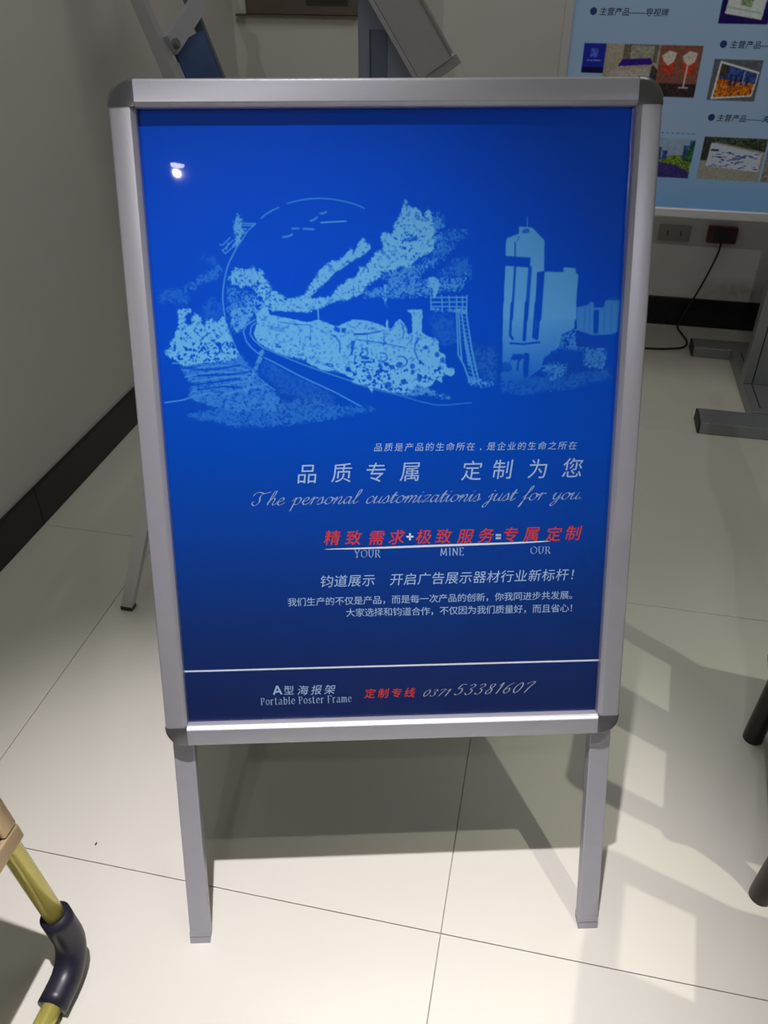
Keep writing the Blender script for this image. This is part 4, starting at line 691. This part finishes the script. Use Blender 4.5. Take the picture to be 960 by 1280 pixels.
# ------------------------------------------------------------------ wooden chairs at the right
def chair(x, y0, y1, label):
    """left side (back of the chair) at x, seat from y0 to y1, front towards +x"""
    t = thing('wooden_chair', label, 'chair', (x+.2, (y0+y1)/2-.018, 0), -.108, 'dark wooden chairs on the right')
    cy = (y0+y1)/2; X = lambda a: a-(x+.2); Y = lambda b: b-cy
    for yy in (y0+.017, y1-.017):
        pts = catmull([(X(x+.005), Y(yy), .0), (X(x+.004), Y(yy), .012), (X(x+.010), Y(yy), .22), (X(x-.015), Y(yy), .45), (X(x-.07), Y(yy), .60), (X(x-.115), Y(yy), .72)], 6)
        rad = [.0125, .0155, .0172, .0178]+[.0175]*(len(pts)-6)+[.016, .011]
        obj('rear_leg', tube(bmesh.new(), pts, rad, 16), M['wood'], t, smooth=True)
        pts = [(X(x+.38), Y(yy), 0), (X(x+.38), Y(yy), .02), (X(x+.375), Y(yy), .25), (X(x+.37), Y(yy), .44)]
        obj('front_leg', tube(bmesh.new(), pts, [.012, .016, .018, .019], 16), M['wood'], t, smooth=True)
        obj('stretcher', tube(bmesh.new(), [(X(x-.005), Y(yy), .17), (X(x+.378), Y(yy), .17)], .010, 12), M['wood'], t, smooth=True)
    obj('stretcher', tube(bmesh.new(), [(X(x-.012), Y(y0+.017), .20), (X(x-.012), Y(y1-.017), .20)], .010, 12), M['wood'], t, smooth=True)
    obj('seat', bbox((X(x-.055), Y(y0), .435), (X(x+.40), Y(y1), .465), .010, 3), M['wood'], t, auto=True)
    beamm = lambda a, b, w_, d: beam(bmesh.new(), a, b, w_, d, (1, 0, .3))
    obj('splat', beamm((X(x-.022), 0, .46), (X(x-.108), 0, .69), .075, .010), M['wood'], t)
    obj('top_rail', bbox((X(x-.125), Y(y0+.004), .665), (X(x-.095), Y(y1-.004), .72), .008, 2), M['wood'], t, auto=True)
chair(.43, .765, 1.112, 'dark brown wooden chair with round legs just right of the blue poster stand')
chair(.43, .345, .690, 'dark brown wooden chair nearest the viewer, beyond the right edge')

# ------------------------------------------------------------------ gold stand at the lower left
def gold_stand():
    y0, y1 = -.12, .490; xf = -.530; k = .165; top = 1.04
    t = thing('gold_sign_stand', 'gold tube A-shaped sign stand with black plastic elbows at the lower left', 'sign stand', (xf-.17, (y0+y1)/2, 0))
    cx, cy = xf-.17, (y0+y1)/2; r = .0135
    def side(sgn, xfoot):
        P = lambda y, z: (xfoot-sgn*k*z-cx, y-cy, z)
        for ya, dy in ((y1, -1), (y0, 1)):
            obj('post', tube(bmesh.new(), [P(ya, .105), P(ya, top)], r, 20), M['gold'], t, smooth=True)
            arc = [P(ya, .112), P(ya, .095), P(ya, .078)]
            for i in range(7):
                a = i/6*math.pi/2; arc.append(P(ya+dy*.048*(1-math.cos(a)), .0205+.048*(1-math.sin(a))))
            arc += [P(ya+dy*.062, .0205), P(ya+dy*.074, .0205)]
            obj('elbow', tube(bmesh.new(), [Vector(p) for p in arc], .0205, 20), M['black_plastic'], t, smooth=True)
        obj('floor_bar', tube(bmesh.new(), [P(y1-.068, .0205), P(y0+.068, .0205)], r, 20), M['gold'], t, smooth=True)
        # sign panel fixed on the outer side
        u = Vector((-sgn*k, 0, 1)).normalized(); n = Vector((sgn*1, 0, k)).normalized(); a = Vector((0, sgn*1.0, 0))
        Mx = Matrix((a, u, n)).transposed().to_4x4(); Mx.translation = Vector((xfoot-cx, 0, 0))+n*(.0145+.012)
        W = y1-y0+.010; s0 = .285
        for (x0, x1, q0, q1) in ((-W/2, W/2, s0, s0+.025), (-W/2, W/2, s0+.675, s0+.70), (-W/2, -W/2+.025, s0+.0255, s0+.6745), (W/2-.025, W/2, s0+.0255, s0+.6745)):
            obj('panel_rail', bbox((x0, q0, -.011), (x1, q1, .004), .004, 3), M['bronze'], t, Mx, auto=True)
        obj('sign_panel', bbox((-W/2+.01, s0+.01, -.006), (W/2-.01, s0+.69, -.003)), M['seat_blue'], t, Mx)
    side(1, xf); side(-1, xf-2*k*top+.0)
    for yy in (y0, y1): obj('hinge', tube(bmesh.new(), [(-.17-.0-k*top+.17-.02, yy-cy, top-.01), (-k*top+.17+.02-.0, yy-cy, top-.01)] if False else [(xf-k*top-cx-.022, yy-cy, top), (xf-k*top-cx+.022, yy-cy, top)], .017, 16), M['black_plastic'], t, smooth=True)
gold_stand()

# ------------------------------------------------------------------ low silver A-frame, only one leg shows left of the poster
def low_stand():
    t = thing('sign_stand', 'low silver A-frame sign standing behind the left edge of the blue poster', 'sign stand', (-.522, 1.40, 0))
    y0, y1 = -.21, .21; top = .80; dx = .27
    for sg in (-1, 1):
        for yy in (y0, y1):
            bm = beam(bmesh.new(), (sg*(dx+.012), yy, .006), (sg*.014, yy, top), .020, .024, (1, 0, 0)); obj('leg', bm, M['alu_white'], t)
            obj('foot_cap', bbox((sg*(dx+.012)-.013, yy-.011, 0), (sg*(dx+.012)+.013, yy+.011, .010), .001, 1), M['rubber'], t)
        a = Vector((sg*(dx*.62+.012), 0, top*.38)); b = Vector((sg*.022, 0, top*.985))
        obj('sign_panel', beam(bmesh.new(), a, b, .396, .006, (1, 0, 0)), M['back'], t)
    for yy in (y0, y1): obj('hinge', bbox((-.03, yy-.012, top-.012), (.03, yy+.012, top+.006), .002, 1), M['cap'], t)
low_stand()

# ------------------------------------------------------------------ narrow blue poster frame leaning on the left wall
def leaning_frame():
    t = thing('narrow_poster_frame', 'narrow silver frame with a blue poster leaning against the left wall', 'poster frame', (-.60, 2.1, 0))
    O = Vector((-.60, 2.1, 0)); k = -.36
    near = lambda z: Vector((-.920+k*(z-.913), 2.0, z))-O
    far = lambda z: Vector((-.883+k*(z-.889), 2.2, z))-O
    nrm = Vector((1, 0, .36)).normalized(); TOP = 1.42
    obj('near_rail', beam(bmesh.new(), near(.006), near(TOP), .026, .030, nrm), M['alu'], t)
    obj('inner_lip', beam(bmesh.new(), near(.30)+Vector((0.004, .034, 0)), near(.93)+Vector((.004, .034, 0)), .022, .012, nrm), M['alu'], t)
    obj('far_rail', beam(bmesh.new(), far(.006), far(TOP), .014, .024, nrm), M['mid_blue'], t)
    ez = lambda z: (near(z)+Vector((0.008, .05, 0)), far(z)+Vector((0, -.010, .02)))
    (a, b), (c, d) = ez(.30), ez(.965); bm = bmesh.new(); n3 = nrm*.003
    vs = [bm.verts.new(p+s*n3) for s in (-1, 1) for p in (a, b, d, c)]
    bm.faces.new(vs[:4][::-1]); bm.faces.new(vs[4:])
    for i in range(4): bm.faces.new((vs[i], vs[(i+1) % 4], vs[4+(i+1) % 4], vs[4+i]))
    bmesh.ops.recalc_face_normals(bm, faces=bm.faces)
    obj('poster', bm, M['poster_blue'], t)
    for zn, zf in ((.962, 1.035), (1.075, 1.15)):
        cb = obj('cross_bar', beam(bmesh.new(), near(zn)+nrm*.022+Vector((0, .012, 0)), far(zf)+nrm*.022, .042, .014, nrm), M['alu_leg'], t)
        p = near(zn)+nrm*.030+Vector((0, .018, 0))
        obj('bolt', tube(bmesh.new(), [p-nrm*.002, p+nrm*.010], .011, 12), M['cap'], cb)
    obj('bottom_bar', beam(bmesh.new(), near(.28)+Vector((0, .012, 0)), far(.28), .024, .020, nrm), M['alu'], t)
leaning_frame()

# ------------------------------------------------------------------ sign post with a tilted grey plate
def tilted_sign():
    Y = 2.40
    t = thing('sign_post', 'pale blue-grey sign post with a tilted grey plate in front of the back wall', 'sign', (-.50, Y, 0))
    O = Vector((-.50, Y, 0)); V = lambda x, z, dy=0: Vector((x, Y+dy, z))-O
    obj('post', bbox(V(-.574, .012, .020), V(-.420, 1.30, .055), .003, 1), M['pale_blue'], t)
    obj('insert', bbox(V(-.540, .10, .0165), V(-.495, .975, .0198), .001, 1), M['mid_blue'], t)
    obj('groove', bbox(V(-.5415, .10, .015), V(-.5385, .975, .0197)), M['rubber'], t)
    obj('base_plate', bbox((-.22, -.12, 0), (.22, .20, .012), .003, 2), M['steel'], t)
    u = Vector((-.112, 0, .164)).normalized(); e = Vector((u.z, 0, -u.x)); a = V(-.413, .858); w_ = .117; Ln = .42
    def quad(x0, x1, s0, s1, d0, d1):
        bm = bmesh.new(); vs = [bm.verts.new(a+e*x+u*s+Vector((0, d, 0))) for d in (d0, d1) for x, s in ((x0, s0), (x1, s0), (x1, s1), (x0, s1))]
        bm.faces.new(vs[:4]); bm.faces.new(vs[4:][::-1])
        for i in range(4): bm.faces.new((vs[i], vs[4+i], vs[4+(i+1) % 4], vs[(i+1) % 4]))
        bmesh.ops.recalc_face_normals(bm, faces=bm.faces); return bm
    obj('plate', quad(.012, w_-.006, 0, Ln, -.006, .004), M['back_light'], t)
    obj('edge_rail', quad(0, .011, -.005, Ln, -.010, .010), M['alu'], t)
    obj('edge_rail', quad(w_-.005, w_, .006, Ln, -.010, .008), M['steel'], t)
    obj('shade_end_bar', quad(.012, w_+.004, -.026, -.001, -.002, .016), M['back'], t)  # dark bar stands in for the plate's underside and its shadow
M['back_light'] = mat('light_grey_plate', (.30, .30, .315, 1), .5)
tilted_sign()

# ------------------------------------------------------------------ things on the back wall
t = thing('power_adapter', 'dark red plug adapter on the back wall below the product board', 'plug', (.55, YB, .336))
obj('body', bbox((-.048, -.030, -.027), (.048, 0, .027), .005, 2), M['red_plastic'], t, auto=True)
obj('socket_face', bbox((-.030, -.0325, -.017), (.030, -.0295, .017), .001, 1), M['black_plastic'], t)
cab = tube(bmesh.new(), catmull([(.552, YB-.020, .309), (.550, YB-.018, .27), (.528, YB-.016, .18), (.505, YB-.020, .112), (.482, YB-.022, .05), (.468, YB-.03, .004), (.478, 2.95, .004), (.490, 2.885, .004), (.476, 2.835, .004), (.435, 2.812, .004), (.356, 2.797, .004), (.20, 2.80, .004), (.02, 2.86, .004)], 8), .0035, 8)
tag(obj('power_cable', cab, M['cable'], smooth=True), 'thin black cable hanging from the red plug and curling on the floor', 'cable')
t = thing('wall_socket', 'faint beige wall socket plate left of the dark red plug', 'socket', (.395, YB, .329))
obj('plate', bbox((-.053, -.007, -.027), (.053, 0, .027), .003, 2), M['plate'], t, auto=True)
for sx in (-.022, .022): obj('slot', bbox((sx-.002, -.0078, -.008), (sx+.002, -.0068, .008)), M['rubber'], t)
t = thing('notice_panel', 'brown panel fixed high on the back wall above the poster stand', 'panel', (-.91, YB, .957))
obj('panel', bbox((-.188, -.018, 0), (.19, 0, .30), .002, 1), M['box_brown'], t)
obj('window_strip', bbox((.02, -.0195, .028), (.16, -.0175, .20)), M['rubber'], t)
obj('lower_ledge', bbox((-.225, -.022, -.006), (.19, 0, -.0005)), M['box_brown'], t)

bm = bmesh.new(); bmesh.ops.create_icosphere(bm, subdivisions=1, radius=.0022); bmesh.ops.scale(bm, verts=bm.verts, vec=(.6, 1.5, .5)); bmesh.ops.translate(bm, verts=bm.verts, vec=(-.602, .660, .0011))
tag(obj('crumb', bm, M['rubber']), 'tiny dark crumb of dirt on the pale tile left of the stand', 'dirt')
